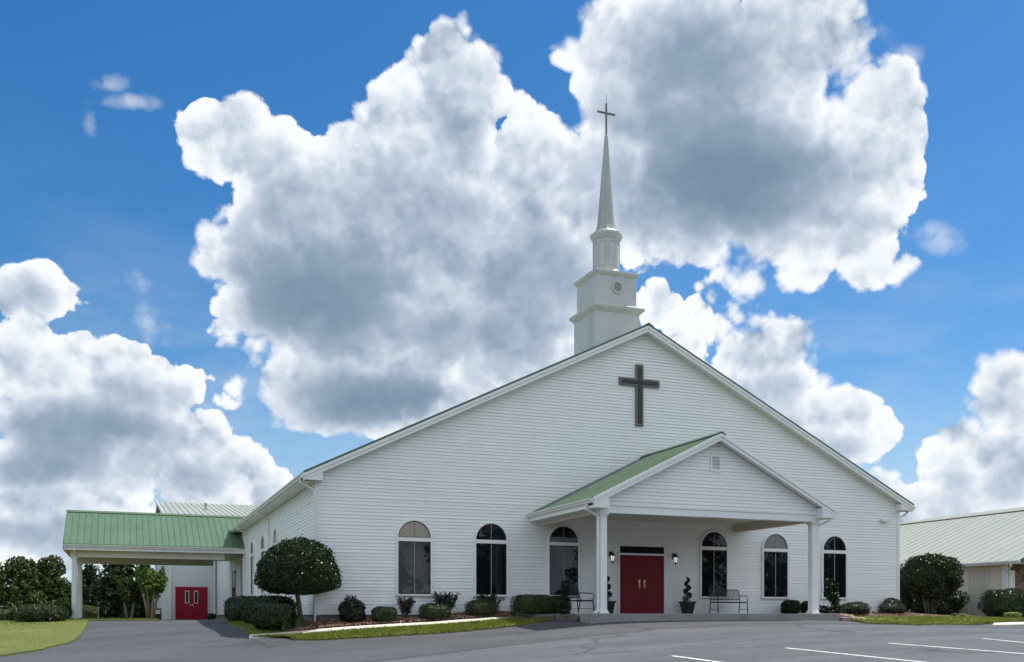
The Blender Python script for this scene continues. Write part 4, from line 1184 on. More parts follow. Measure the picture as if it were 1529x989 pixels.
def make_lantern(label, x, z):
    t = thing('wall_lantern', label, 'wall lamp', (x, -.02, z), 0, 'lanterns beside the red entrance doors')
    mb = MB(); mb.box(-.05, .05, -.03, 0, .02, .26); mb.tube([(0, -.03, .16), (0, -.1, .24), (0, -.17, .26), (0, -.17, .21)], .014, 8)
    mb.build('bracket', M['blackmetal'], t)
    mb = MB(); mb.lathe([(.02, .22), (.06, .18), (.115, .11), (.12, .095), (.09, .09)], (0, -.17, 0), 6); mb.build('cap', M['blackmetal'], t)
    mb = MB(); mb.lathe([(.088, .088), (.055, -.10)], (0, -.17, 0), 6); mb.build('glass', M['lampglass'], t)
    mb = MB(); mb.lathe([(.062, -.10), (.066, -.115), (.035, -.15), (.012, -.19), (.016, -.205), (.0, -.22)], (0, -.17, 0), 6)
    for k in range(6):
        a_ = 2 * PI * k / 6
        mb.bar((.094 * math.cos(a_), -.17 + .094 * math.sin(a_), .09), (.06 * math.cos(a_), -.17 + .06 * math.sin(a_), -.10), .01, .01)
    mb.build('cage', M['blackmetal'], t)
    return t
ln = make_lantern('black wall lantern between the left pillar and the red doors', 10.80, 2.07)
dup(ln, (13.48, -.02, 2.07), 0, 'black wall lantern right of the red doors')

# small camera-like floodlight box under the right eave
t = thing('floodlight', 'small grey floodlight box under the right eave of the church front', 'floodlight', (23.6, -.02, 3.92))
mb = MB(); mb.box(-.2, .2, -.16, -.04, -.06, .07); bevel(mb.build('housing', M['gutter'], t), .01)
mb = MB(); mb.box(-.05, .05, -.04, 0, -.04, .05); mb.build('mount', M['gutter'], t)

# ================================================================ plants
def lumpy(seed, amp, k=5.0):
    r = np.random.default_rng(seed)
    ks = r.normal(0, 1, (7, 3)) * k; ph = r.uniform(0, 6.28, 7)
    return lambda d: 1 + amp * np.sin(d @ ks.T + ph).sum(1) / 2.6
def leaf_mesh(P, N, size, aspect=0.5, jitter=0.9, rng=RNG, fold=0.15):
    """leaf-shaped quads at points P, facing roughly along N"""
    n = len(P)
    N = N + rng.normal(0, jitter, (n, 3)); N /= np.linalg.norm(N, axis=1)[:, None] + 1e-9
    t = rng.normal(0, 1, (n, 3)) + np.array([0, 0, .25]); t -= (t * N).sum(1)[:, None] * N; t /= np.linalg.norm(t, axis=1)[:, None] + 1e-9
    b = np.cross(N, t)
    s = size * rng.uniform(0.6, 1.35, n)[:, None]
    tip = P + t * s * .55; base = P - t * s * .45
    l = P + b * s * aspect * .5 + N * s * fold; r = P - b * s * aspect * .5 + N * s * fold
    V_ = np.stack([base, r, tip, l], 1).reshape(-1, 3)
    return V_, np.arange(4 * n).reshape(n, 4)
def mesh_np(name, V_, Fq, material, parent=None, extra=None):
    me = bpy.data.meshes.new(name)
    vs = V_.tolist(); fs = Fq.tolist()
    if extra:
        b = len(vs); vs += [tuple(p) for p in extra.v]; fs += [tuple(i + b for i in q) for q in extra.f]
    me.from_pydata(vs, [], fs); me.materials.append(material); me.update()
    o = bpy.data.objects.new(name, me); col.objects.link(o)
    if parent: o.parent = parent
    return o
def fib(n):
    i = np.arange(n) + .5
    ph = np.arccos(1 - 2 * i / n); th = PI * (1 + 5 ** .5) * i
    return np.stack([np.cos(th) * np.sin(ph), np.sin(th) * np.sin(ph), np.cos(ph)], 1)
def core_mesh(fr, nu=22, nv=12):
    mb = MB(); vs = []
    D_ = np.array([[math.cos(2 * PI * j / nu) * math.sin(PI * i / nv), math.sin(2 * PI * j / nu) * math.sin(PI * i / nv), math.cos(PI * i / nv)] for i in range(nv + 1) for j in range(nu)])
    V_ = fr(D_)
    fs = [(i * nu + j, (i + 1) * nu + j, (i + 1) * nu + (j + 1) % nu, i * nu + (j + 1) % nu) for i in range(nv) for j in range(nu)]
    mb.v = V_.tolist(); mb.f = fs; mb.m = [0] * len(fs)
    return mb
def clipped(rx, ry, rz, power, seed, amp):
    f = lumpy(seed, amp)
    def fr(d, k=1.0):
        q = (np.abs(d / np.array([rx, ry, rz])) ** power).sum(1) ** (-1 / power)
        return d * (q * f(d) * k)[:, None]
    return fr
def shrub_mass(c, rx, ry, rz, power, n, size, material, seed, parent=None, name='foliage', amp=.06, shell=.14, stray=.05, core=.86, jitter=.8, aspect=.55):
    rng = np.random.default_rng(seed)
    fr = clipped(rx, ry, rz, power, seed, amp)
    d = fib(n); d = d + rng.normal(0, .03, d.shape); d /= np.linalg.norm(d, axis=1)[:, None]
    k = 1 - shell * rng.random(n) ** 1.6
    st = rng.random(n) < stray; k[st] += rng.uniform(0, .12, st.sum())
    S = fr(d); P = S * k[:, None]
    nn = d / np.array([rx, ry, rz]) ; nn /= np.linalg.norm(nn, axis=1)[:, None]
    V_, Fq = leaf_mesh(P, nn, size, aspect, jitter, rng)
    o = mesh_np(name, V_ + np.array(c), Fq, material, parent, None)
    ex = core_mesh(lambda q: fr(q, core) + np.array(c))
    me = o.data
    if core > 0:
        bm_v = len(me.vertices)
        o2 = mesh_np(name + '_tmp', V_ + np.array(c), Fq, material, None, ex)
        o.data = o2.data; o.data.name = name
        bpy.data.objects.remove(o2)
    return o
def ground_at(px, y, drop=0.0):
    x, k = at_y(px, y); return x, y, gz(x, y) + .06 - drop, k
def bush(name, label, cat, px, y, wpx, top, material, seed, power=3.0, n=2600, size=.06, depth=None, group=None, zb=None, amp=.05, **kw):
    x, y, z, k = ground_at(px, y)
    if zb is not None: z = zb
    rx = wpx / 2 / F * k; ztop = (HY - top) / F * k
    h = max(.15, ztop - z)
    ry = depth or rx * .9
    o = shrub_mass((0, 0, h * .5), rx, ry, h * .54, power, n, size, material, seed, None, name, amp=amp, **kw)
    o.location = (x, y, z)
    tag(o, label, cat, group)
    return o
BX = 'clipped rounded shrubs in front of the church'
bush('clipped_shrub', 'clipped round shrub below the wall left of the tan arched window', 'shrub', 574, -1.0, 37, 907.5, M['boxwood'], 21, 3.4, group=BX)
bush('clipped_shrub', 'clipped round shrub under the right half of the tan arched window', 'shrub', 649.5, -1.0, 46, 902.5, M['boxwood'], 22, 3.2, group=BX)
bush('clipped_shrub', 'clipped round shrub in front of the second arched window', 'shrub', 719, -1.0, 48, 898, M['boxwood'], 23, 3.4, group=BX)
bush('clipped_shrub', 'low domed shrub inside the stone edged bed right of the porch', 'shrub', 1277, -1.7, 44, 900.5, M['boxwood'], 24, 2.4, group=BX)
bush('clipped_shrub', 'low domed shrub at the right corner of the church', 'shrub', 1331, -1.2, 38, 901.5, M['boxwood'], 25, 2.5, group=BX)
bush('dark_shrub', 'dark round shrub against the wall nearest the left church corner', 'shrub', 526, -.75, 37, 893.5, M['purple'], 26, 2.2, n=1900, size=.11, amp=.12, shell=.3, stray=.2, core=.7)
bush('dark_shrub', 'dark low shrub beside the wall left of the right porch pillar', 'shrub', 1181, -.7, 27, 897.5, M['yewspiral'], 27, 3.2, n=1500, size=.08, zb=.03)
bush('dark_shrub', 'dark shrub half hidden behind the right porch pillar', 'shrub', 1207, -.7, 22, 899, M['yewspiral'], 28, 3.0, n=1100, size=.08, zb=.03)
bush('dark_shrub', 'brownish low shrub behind the domed shrub at the right corner', 'shrub', 1331, -.35, 26, 894.5, M['purple'], 29, 2.4, n=900, size=.08)
hx, hy, hz, hk = ground_at(792, -2.1)
o = bush('hedge', 'wide flat topped clipped hedge below the third arched window', 'hedge', 795, -1.9, 56, 890.5, M['boxwood'], 30, 5.0, n=5200, size=.06, depth=.75, amp=.03)
o = bush('hedge', 'dark end of clipped hedge next to the bench', 'hedge', 832, -1.5, 34, 891.5, M['boxwood'], 31, 3.6, n=2600, size=.06, depth=.5, amp=.04)
# hedges along the left side wall
for (px, yy, wp, tp, lab, sd) in ((408, -.1, 62, 893, 'dark clipped hedge mound by the left wall, nearest the mushroom shaped tree', 33), (388, 4.0, 48, 893, 'dark clipped hedge mound by the left wall, middle of three', 34), (361, 9.0, 46, 892.5, 'dark clipped hedge mound by the left wall, farthest toward the carport', 35)):
    o = bush('hedge', lab, 'hedge', px, yy, wp, tp, M['holly'], sd, 3.6, n=5000, size=.085, depth=1.3, amp=.04)

# twiggy vase-shaped shrubs
def vase_shrub(label, px, y, wpx, top, seed, material, n_stem=22, leaves=900):
    x, y, z, k = ground_at(px, y)
    rx = wpx / 2 / F * k; h = (HY - top) / F * k - z
    t = thing('twiggy_shrub', label, 'shrub', (x, y, z - .02))
    rng = np.random.default_rng(seed); mb = MB(); pts = []; nrm = []
    for i in range(n_stem):
        a_ = rng.uniform(0, 2 * PI); ro = rx * math.sqrt(rng.uniform(.05, 1)); hh = h * rng.uniform(.75, 1.0)
        b0 = np.array([.12 * rx * math.cos(a_), .12 * rx * math.sin(a_), 0]); e_ = np.array([ro * math.cos(a_), ro * .7 * math.sin(a_), hh])
        m_ = np.array([.55 * e_[0], .55 * e_[1], hh * .62])
        mb.tube([b0, m_, e_], [.011, .008, .004], 5)
        for q in range(leaves // n_stem):
            f_ = rng.uniform(.35, 1.02); p = (1 - f_) ** 2 * b0 + 2 * f_ * (1 - f_) * m_ + f_ * f_ * e_
            pts.append(p + rng.normal(0, .035, 3)); nrm.append(rng.normal(0, 1, 3) + np.array([0, -.3, .6]))
    mb.build('stems', M['bark'], t)
    V_, Fq = leaf_mesh(np.array(pts), np.array(nrm), .085, .5, .3, rng)
    mesh_np('foliage', V_, Fq, material, t)
    return t
vase_shrub('upright twiggy dark shrub under the left edge of the tan arched window', 604.5, -.55, 28, 890, 41, M['purple'])
vase_shrub('spreading spiky twiggy shrub between the first and second arched windows', 666, -.5, 46, 884, 42, M['purple'], 30, 1200)
vase_shrub('twiggy shrub behind the clipped shrub at the second arched window', 730, -.45, 42, 886, 43, M['purple'], 28, 1100)

# conical broadleaf shrub right of the porch and small one beside the bench
def cone_shrub(label, px, y, wpx, top, seed, material, n=1500, size=.1, tiers=7):
    x, y, z, k = ground_at(px, y)
    rx = wpx / 2 / F * k; h = (HY - top) / F * k - z
    t = thing('conical_shrub', label, 'shrub', (x, y, z - .02))
    rng = np.random.default_rng(seed); pts, nr = [], []
    mb = MB(); mb.tube([(0, 0, 0), (.02, .01, h * .5), (0, 0, h * .96)], [.03, .02, .006], 6)
    for i in range(46):
        f_ = rng.uniform(.04, .97) ; L = rx * (1.05 - f_) ** .75 * rng.uniform(.65, 1.12); a_ = rng.uniform(0, 2 * PI)
        b0 = np.array([0, 0, h * f_]); e_ = np.array([L * math.cos(a_), L * math.sin(a_), h * f_ + L * .35])
        mb.tube([b0, (b0 + e_) / 2 + np.array([0, 0, -.01]), e_], [.01, .007, .003], 4)
        m = n // 46
        u = rng.uniform(.25, 1.08, m)
        p = b0[None] + (e_ - b0)[None] * u[:, None] + rng.normal(0, .05, (m, 3)) * np.array([1, 1, .6])
        pts.append(p); nr.append(np.tile(np.array([math.cos(a_) * .5, math.sin(a_) * .5, .9]), (m, 1)))
    mb.build('stems', M['bark'], t)
    V_, Fq = leaf_mesh(np.concatenate(pts), np.concatenate(nr), size, .55, .45, rng)
    mesh_np('foliage', V_, Fq, material, t)
    return t
cone_shrub('loose conical green shrub beside the right porch pillar', 1242, -3.2, 36, 864.5, 51, M['holly'], 2600, .1)
cone_shrub('small dark conical shrub in front of the bench and third window', 843, -3.4, 22, 866, 52, M['yewspiral'], 1500, .085)

# spiral topiaries in square planters
def topiary(label, x):
    t = thing('potted_topiary', label, 'potted plant', (x, -.55, .036), 0, 'spiral topiaries beside the red doors')
    mb = MB(); r2 = math.sqrt(2)
    mb.lathe([(.15 * r2, 0), (.215 * r2, .40), (.245 * r2, .40), (.245 * r2, .46), (.2 * r2, .46), (.2 * r2, .42)], (0, 0, 0), 4, PI / 4)
    bevel(mb.build('planter', M['planter'], t), .008)
    mb = MB(); mb.tube([(0, 0, .4), (.01, 0, .9), (0, 0, 1.3)], [.02, .016, .008], 6); mb.build('stem', M['bark'], t)
    rng = np.random.default_rng(int(x * 10)); pts, nr = [], []
    for i in range(2400):
        f_ = rng.random(); a_ = f_ * 2 * PI * 3.1 + .6; r_ = .115 * (1 - .72 * f_) + .015
        w_ = (.085 * (1 - .55 * f_)) * rng.uniform(.7, 1.05); d_ = rng.normal(0, 1, 3); d_ /= np.linalg.norm(d_)
        c_ = np.array([r_ * math.cos(a_), r_ * math.sin(a_), .46 + .88 * f_])
        pts.append(c_ + d_ * w_ * np.array([1, 1, 1.25])); nr.append(d_)
    V_, Fq = leaf_mesh(np.array(pts), np.array(nr), .045, .5, .6, rng)
    mesh_np('foliage', V_, Fq, M['yewspiral'], t)
    return t
topiary('black planter with spiral topiary right of the red doors', 13.77)
topiary('black planter with spiral topiary half hidden behind the left porch pillar', 10.40)

# trees: trunk, limbs and a crown of leaf clumps
def crown(name, lobes, n, size, material, seed, parent, shell=.35, jitter=.8, aspect=.55, droop=0.0):
    rng = np.random.default_rng(seed)
    vol = np.array([max(l[3] * l[4], l[3] * l[5]) for l in lobes]); cnt = (n * vol / vol.sum()).astype(int)
    PP, NN = [], []
    for l, c_ in zip(lobes, cnt):
        d = rng.normal(0, 1, (c_, 3)); d /= np.linalg.norm(d, axis=1)[:, None]
        f = lumpy(rng.integers(1e6), .16, 4.0)
        k = (1 - shell * rng.random(c_) ** 1.3) * f(d)
        R = np.array(l[3:6])
        PP.append(np.array(l[:3]) + d * k[:, None] * R); q = d / R; NN.append(q / np.linalg.norm(q, axis=1)[:, None])
    P = np.concatenate(PP); N = np.concatenate(NN)
    # pull leaves into sprays so that gaps open between them
    ncl = min(900, max(20, n // 26)); ci = rng.integers(0, len(P), ncl); C_ = P[ci]
    for i0 in range(0, len(P), 3000):
        q = P[i0:i0 + 3000]; dd = ((q[:, None, :] - C_[None]) ** 2).sum(2); j = dd.argmin(1)
        P[i0:i0 + 3000] = q + (C_[j] - q) * .45
    V_, Fq = leaf_mesh(P, N + np.array([0, 0, .35]), size, aspect, jitter, rng)
    return mesh_np(name, V_, Fq, material, parent)

def tree(name, label, base, trunk, limbs, lobes, n, size, leaf, bark, seed, group=None, core=0.0, **kw):
    t = thing(name, label, 'tree', base, 0, group)
    mb = MB()
    for pts, rs in trunk: mb.tube(pts, rs, 10)
    for pts, rs in limbs: mb.tube(pts, rs, 6)
    mb.build('trunk', bark, t, smooth=True)
    crown('crown', lobes, n, size, leaf, seed, t, **kw)
    return t

# mushroom-shaped clipped tree at the left corner
x, y, z, k = ground_at(446, -.55)
tw = lambda px: (px - 446) / F * k
t = thing('mushroom_tree', 'mushroom shaped clipped evergreen on a bare trunk at the left church corner', 'tree', (x, y, z - .03))
mb = MB()
mb.tube([(.10, .05, 0), (.06, .03, .35), (.0, .0, .8), (-.06, 0, 1.15), (-.02, 0, 1.6)], [.11, .085, .075, .075, .05], 10)
for a_, L_ in ((2.8, 1.0), (.3, 1.0), (1.6, .7), (-1.3, .7), (3.6, .8), (-.4, .9)):
    mb.tube([(-.05, 0, 1.05), (L_ * .5 * math.cos(a_), L_ * .5 * math.sin(a_), 1.3), (L_ * math.cos(a_), L_ * math.sin(a_), 1.55)], [.045, .03, .015], 6)
mb.build('trunk', M['bark'], t, smooth=True)
zc = (HY - 864) / F * k - z + .03
def dome(seed):
    f = lumpy(seed, .045, 6)
    R = 62 / F * k; up = (864 - 806) / F * k; dn = (889 - 864) / F * k
    def fr(d, kk=1.0):
        zz = np.where(d[:, 2] > 0, up * 1.03, dn * .88)
        pw = np.where(d[:, 2] > 0, 2.05, 2.6)
        q = np.abs(d[:, 0] / R) ** pw + np.abs(d[:, 1] / (R * .95)) ** pw + np.abs(d[:, 2] / zz) ** pw
        # ellipsoid needs the plan radius as one term
        pr = np.sqrt((d[:, 0] / R) ** 2 + (d[:, 1] / (R * .95)) ** 2)
        q = pr ** pw + np.abs(d[:, 2] / zz) ** pw
        return d * (q ** (-1 / pw) * f(d) * kk)[:, None]
    return fr
fr = dome(61); rng = np.random.default_rng(61)
n = 15000; d = fib(n) + rng.normal(0, .02, (n, 3)); d /= np.linalg.norm(d, axis=1)[:, None]
kk = 1 - .18 * rng.random(n) ** 1.5; st_ = rng.random(n) < .09; kk[st_] += rng.uniform(0, .07, st_.sum())
P = fr(d) * kk[:, None] + np.array([tw(444) * .0, 0, zc])
V_, Fq = leaf_mesh(P, d, .105, .5, .8, rng, .2)
mesh_np('crown', V_, Fq, M['holly'], t, core_mesh(lambda q: fr(q, .84) + np.array([0, 0, zc]), 32, 18))

# broad clipped multi-stem evergreen between church and annex
x, y, z, k = ground_at(1391, 1.2)
s_ = k / F
t = thing('clipped_tree', 'broad domed evergreen on several thin stems between the church and the annex', 'tree', (x, y, z - .03))
mb = MB()
for dx, lean in ((-.12, -.1), (.05, .05), (.2, .2), (-.28, -.25)):
    mb.tube([(dx, 0, 0), (dx + lean * .4, .05, .6), (dx + lean, .1, 1.4)], [.05, .042, .03], 8)
mb.build('trunk', M['bark'], t, smooth=True)
zt = (HY - 829) * s_ - z
rng = np.random.default_rng(63)
fr = clipped(41 * s_, 41 * s_, 32 * s_, 2.3, 63, .09)
n = 13000; d = fib(n) + rng.normal(0, .03, (n, 3)); d /= np.linalg.norm(d, axis=1)[:, None]
kk = 1 - .2 * rng.random(n) ** 1.5; kk[rng.random(n) < .06] += .07
cz = zt - 31 * s_
P = fr(d) * kk[:, None] + np.array([0, 0, cz])
V_, Fq = leaf_mesh(P, d, .105, .52, .75, rng, .2)
mesh_np('crown', V_, Fq, M['holly'], t, core_mesh(lambda q: fr(q, .82) + np.array([0, 0, cz]), 28, 16))
bush('hedge', 'dark untrimmed hedge under the broad domed evergreen', 'hedge', 1398, 2.6, 88, 884, M['holly'], 64, 2.8, n=5200, size=.11, depth=.9, amp=.1)
bush('dark_shrub', 'dark tall shrub against the right side wall of the church', 'shrub', 1348, 3.0, 22, 843, M['holly'], 66, 2.4, n=2600, size=.11, depth=.5, amp=.12)
bush('round_shrub', 'large round green shrub in front of the stone annex front', 'shrub', 1502, -.9, 68, 882.5, M['holly'], 65, 3.0, n=6500, size=.085, amp=.06)
def tuft(label, px, y, wpx, top, n, seed, material, name='grassy_plant'):
    x, y, z, k = ground_at(px, y); rx = wpx / 2 / F * k; h = max(.15, (HY - top) / F * k - z)
    rng = np.random.default_rng(seed); mb = MB()
    for i in range(n):
        a_ = rng.uniform(0, 2 * PI); r_ = rx * rng.uniform(.15, 1.0); b0 = np.array([rng.normal(0, rx * .28), rng.normal(0, rx * .28), 0.])
        e_ = np.array([r_ * math.cos(a_), r_ * math.sin(a_), h * rng.uniform(.2, .8)]); m_ = (b0 + e_) / 2 + np.array([0, 0, h * .45])
        sd = np.array([-math.sin(a_), math.cos(a_), 0]) * .012
        vs = [b0 - sd, b0 + sd, m_ + sd * 1.2, m_ - sd * 1.2, e_]
        mb.add(vs, [(0, 1, 2, 3), (3, 2, 4)])
    o = mb.build(name, material); o.location = (x, y, z - .01)
    return tag(o, label, 'plant')
tuft('pale striped grassy plant beside the right walk', 1511, -1.75, 36, 912, 420, 71, M['lily'])
tuft('small pale grassy plant on the right lawn edge near the annex door', 1438, -1.2, 17, 917, 200, 72, M['lily'])
tuft('small brownish grassy plant left of the pale one on the right lawn edge', 1425, -1.2, 12, 917, 120, 73, M['greyshrub'])
tuft('dull grassy plant at the foot of the mushroom shaped tree', 447, -1.0, 26, 917, 260, 74, M['greyshrub'])
tuft('low dull plant left of the mushroom shaped tree trunk', 428, -1.0, 22, 926, 160, 75, M['greyshrub'])

# trees and shrubs on the left
def far_tree(name, label, px, Z, wpx, top, base_py, n, size, leaf, seed, nl=9, group=None, trunks=1, crown_bottom=.02, spread=.8):
    p = at_z(px, base_py, Z); z = gz(p.x, p.y); s_ = Z / F
    h = (HY - top) * s_ - z; R = wpx / 2 * s_
    rng = np.random.default_rng(seed); lobes = []
    cb = h * crown_bottom; hh = h - cb
    for i in range(nl):
        a_ = rng.uniform(0, 2 * PI); rr = R * rng.uniform(.25, .62); f_ = rng.uniform(.12, .78)
        lr = R * rng.uniform(.34, .5) * (1.1 - .35 * f_)
        lobes.append((rr * math.cos(a_) * (1.1 - .45 * f_), rr * math.sin(a_) * (1.1 - .45 * f_), cb + hh * f_, lr, lr, min(lr * .85, hh * .3)))
    lobes.append((0, 0, cb + hh * .45, R * .66, R * .66, hh * .44))
    for q in range(5):
        a_ = rng.uniform(0, 2 * PI); lobes.append((R * .6 * math.cos(a_), R * .6 * math.sin(a_), hh * .14, R * .4, R * .4, hh * .17)); lobes.append((R * .1, 0, h - hh * .2, R * .38, R * .38, hh * .2))
    tr = [([(0, 0, -.1), (.05, .02, h * .3), (0, 0, h * .8)], [h * .035, h * .026, h * .008])]
    lm = []
    for l in lobes[:6]:
        lm.append(([(0, 0, cb * .8 + hh * .08), (l[0] * .5, l[1] * .5, l[2] * .75), (l[0], l[1], l[2])], [h * .014, h * .009, h * .004]))
    return tree(name, label, (p.x, p.y, z), tr, lm, lobes, n, size, leaf, M['bark'], seed, group, shell=.6)
far_tree('broadleaf_tree', 'sunlit bushy green tree at the far left edge', 24, 60, 122, 832, 918, 22000, .17, M['broad'], 81, 10)
far_tree('broadleaf_tree', 'taller bushy green tree left of the carport column', 70, 62, 104, 828, 918, 20000, .17, M['broad'], 82, 10)
far_tree('broadleaf_tree', 'low bushy tree between the two taller sunlit trees on the left', 50, 66, 70, 842, 918, 14000, .18, M['broad'], 80, 8)
far_tree('dark_tree', 'dark green tree beyond the carport, just right of its column', 130, 92, 66, 843, 921, 15000, .24, M['pine'], 83, 8)
far_tree('dark_tree', 'tall dark tree in the middle of the carport opening', 176, 86, 92, 826, 921, 24000, .24, M['pine'], 84, 11)
far_tree('dark_tree', 'dark tree partly behind the left corner of the metal hall', 212, 96, 52, 832, 921, 12000, .24, M['pine'], 85, 7)
far_tree('dark_tree', 'low dark tree mass below the tall one in the carport opening', 150, 84, 60, 868, 921, 11000, .2, M['pine'], 86, 8, crown_bottom=.0)
far_tree('dark_tree', 'dark tree low behind the sunlit tree at the left edge', -20, 75, 90, 862, 919, 10000, .22, M['pine'], 87, 8)
far_tree('dark_tree', 'dark low tree behind the trunks near the metal hall', 205, 80, 50, 880, 921, 9000, .2, M['pine'], 88, 7, crown_bottom=.0)
far_tree('dark_tree', 'dark low tree behind the carport column', 105, 82, 60, 870, 921, 10000, .2, M['pine'], 89, 8, crown_bottom=.0)
# crape myrtles by the hall
def myrtle(label, px, Z, wpx, top, cbpy, base, seed, leaf, trunk_n, n=4200):
    p = at_z(px, base, Z); z = gz(p.x, p.y); s_ = Z / F
    h = (HY - top) * s_ - z; R = wpx / 2 * s_; cb = (HY - cbpy) * s_ - z
    rng = np.random.default_rng(seed)
    tr = []
    for i in range(trunk_n):
        a_ = 2 * PI * i / max(1, trunk_n) + .4; q = .12 if trunk_n > 1 else 0
        tr.append(([(q * math.cos(a_), q * math.sin(a_), -.1), (.25 * R * math.cos(a_) * (trunk_n > 1), .2 * R * math.sin(a_), cb * .8), (.5 * R * math.cos(a_), .4 * R * math.sin(a_), cb + (h - cb) * .5)], [.09, .07, .03]))
    lobes = []
    for i in range(12):
        a_ = rng.uniform(0, 2 * PI); rr = R * rng.uniform(.2, .68); f_ = rng.uniform(.12, .72)
        lobes.append((rr * math.cos(a_), rr * math.sin(a_), cb + (h - cb) * f_, R * .34, R * .34, (h - cb) * .26))
    for i in range(7):
        a_ = rng.uniform(0, 2 * PI); rr = R * rng.uniform(.1, .8)
        lobes.append((rr * math.cos(a_), rr * math.sin(a_), cb + (h - cb) * rng.uniform(.6, .88), R * .12, R * .12, (h - cb) * .2))
    return tree('crape_myrtle', label, (p.x, p.y, z), tr, [], lobes, n, .13, leaf, M['palebark'], seed, shell=.55)
myrtle('small crape myrtle with bright green crown on pale multiple stems by the hall corner', 225, 60.0, 66, 846, 893, 927, 91, M['myrtle'], 4, 15000)
myrtle('darker crape myrtle with a single trunk left of the bright one', 193, 60.5, 52, 858, 897, 927, 92, M['broad'], 2, 10000)
# round shrubs on the left lawn
def lshrub(label, px, base, wpx, top, seed, material, power=2.5, Z=None, n=3200, cat='shrub', name='round_shrub'):
    x, y = gpix(px, base)
    if Z: p = at_z(px, base, Z); x, y = p.x, p.y
    z = gz(x, y) + .04; k = (x - CAM[0]) * SY + (y - CAM[1]) * CY
    rx = wpx / 2 / F * k; h = (HY - top) / F * k - z
    o = shrub_mass((0, 0, h * .48), rx, rx * .85, h * .54, power, n, .12, material, seed, None, name, amp=.05)
    o.location = (x, y, z); tag(o, label, cat); return o
lshrub('large dark rounded shrub left of the carport column', 62, 931, 72, 904, 101, M['boxwood'], 2.8, Z=45.5)
lshrub('dark rounded shrub touching the carport column', 88, 929, 34, 903, 102, M['boxwood'], 2.6, Z=47.5)
lshrub('dark shrub at the left of the large rounded shrub', 30, 930, 30, 909, 103, M['boxwood'], 2.4, Z=46.5)
lshrub('low brownish hedge at the far left edge', 4, 930, 42, 912.5, 104, M['greyshrub'], 3.4, Z=47)
lshrub('grey green loose shrub right of the carport column', 128, 921, 34, 905.5, 105, M['greyshrub'], 2.2, Z=58)
lshrub('tiny dark shrub beside the crimson double doors', 316, 925, 14, 917, 106, M['holly'], 2.2, Z=62, n=700)

# edging stones, countable ones
def edging(pts, group, material, seed, label, hgt=(.10, .16), ln=(.30, .5)):
    rng = np.random.default_rng(seed); pl = resample(pts, 400)
    d = np.concatenate([[0], np.cumsum(np.hypot(*np.diff(pl, axis=0).T))]); s_ = 0.; i = 0
    root = thing('stone_edging', label, 'edging', (pl[0][0], pl[0][1], 0))
    while s_ < d[-1] - .1:
        L_ = min(rng.uniform(*ln), d[-1] - s_); m_ = s_ + L_ / 2
        x = np.interp(m_, d, pl[:, 0]); y = np.interp(m_, d, pl[:, 1]); x2 = np.interp(m_ + .05, d, pl[:, 0]); y2 = np.interp(m_ + .05, d, pl[:, 1]); x1 = np.interp(m_ - .05, d, pl[:, 0]); y1 = np.interp(m_ - .05, d, pl[:, 1])
        a_ = math.atan2(y2 - y1, x2 - x1); h = rng.uniform(*hgt)
        mb = MB(); hx = L_ / 2 * .95; hy = rng.uniform(.09, .13)
        vs = []
        for zz, sc in ((-.05, 1.0), (h * .7, 1.0), (h, .86)):
            for (ux, uy) in ((-1, -1), (0, -1.08), (1, -1), (1, 1), (0, 1.05), (-1, 1)):
                vs.append((ux * hx * sc + rng.normal(0, .012), uy * hy * sc + rng.normal(0, .012), zz + rng.normal(0, .008)))
        fs = [(5, 4, 3, 2, 1, 0), (12, 13, 14, 15, 16, 17)] + [(q * 6 + j, q * 6 + (j + 1) % 6, (q + 1) * 6 + (j + 1) % 6, (q + 1) * 6 + j) for q in range(2) for j in range(6)]
        mb.add(vs, fs)
        o = bevel(mb.build('stone', material, root), .015)
        o.location = (x - pl[0][0], y - pl[0][1], gz(x, y) + .04); o.rotation_euler = (rng.normal(0, .05), rng.normal(0, .05), a_)
        s_ += L_; i += 1
    return root
edging([(17.15, -5.0), (17.5, -5.05), (18.4, -4.6), (18.95, -3.9), (19.1, -3.0), (19.0, -2.4)], 'a', M['stone'], 111, 'curved row of pale brown stones edging the bed right of the porch')
edging([(6.35, -1.9), (6.6, -2.35), (6.95, -2.9), (7.3, -3.6), (7.42, -4.3)], 'b', M['darkstone'], 112, 'dark stone row edging the bed left of the porch slab', (.12, .2))
loft('porch_side_mulch', M['mulch'], [(17.08, -5.0), (17.08, -2.5)], [(18.9, -4.0), (18.9, -2.45)], 12, 10, .07, hump=.03)

# utility things
t = thing('air_conditioner', 'grey air conditioner half hidden behind the domed evergreen by the annex door', 'air conditioner', (30.55, 3.3, gz(30.5, 3.3) + .06))
mb = MB(); mb.box(-.36, .36, -.36, .36, .06, .98)
for k_ in range(10): mb.box(-.375, .375, -.375, .375, .12 + k_ * .08, .155 + k_ * .08)
bevel(mb.build('casing', M['acgrey'], t), .01)
mb = MB(); mb.box(-.42, .42, -.42, .42, -.06, .059); mb.build('pad', M['concrete'], t)
mb = MB(); mb.lathe([(.28, .98), (.28, 1.02), (.05, 1.03)], (0, 0, 0), 16); mb.build('fan_grille', M['blackmetal'], t)
xq, kq = at_y(1362, 6.0)
t = thing('utility_cabinet', 'beige utility cabinet behind the shrubs at the right church corner', 'cabinet', (xq, 6.0, gz(xq, 6) + .05))
mb = MB(); mb.box(-.55, .55, -.3, .3, 0, 1.0); mb.box(-.6, .6, -.34, .34, 1.001, 1.3); bevel(mb.build('housing', M['annexwall'], t), .01)
mb = MB(); mb.box(-.4, .4, -.325, -.301, .12, .9); mb.build('access_panel', M['acgrey'], t)
p = at_z(235.5, 926, 62.6)
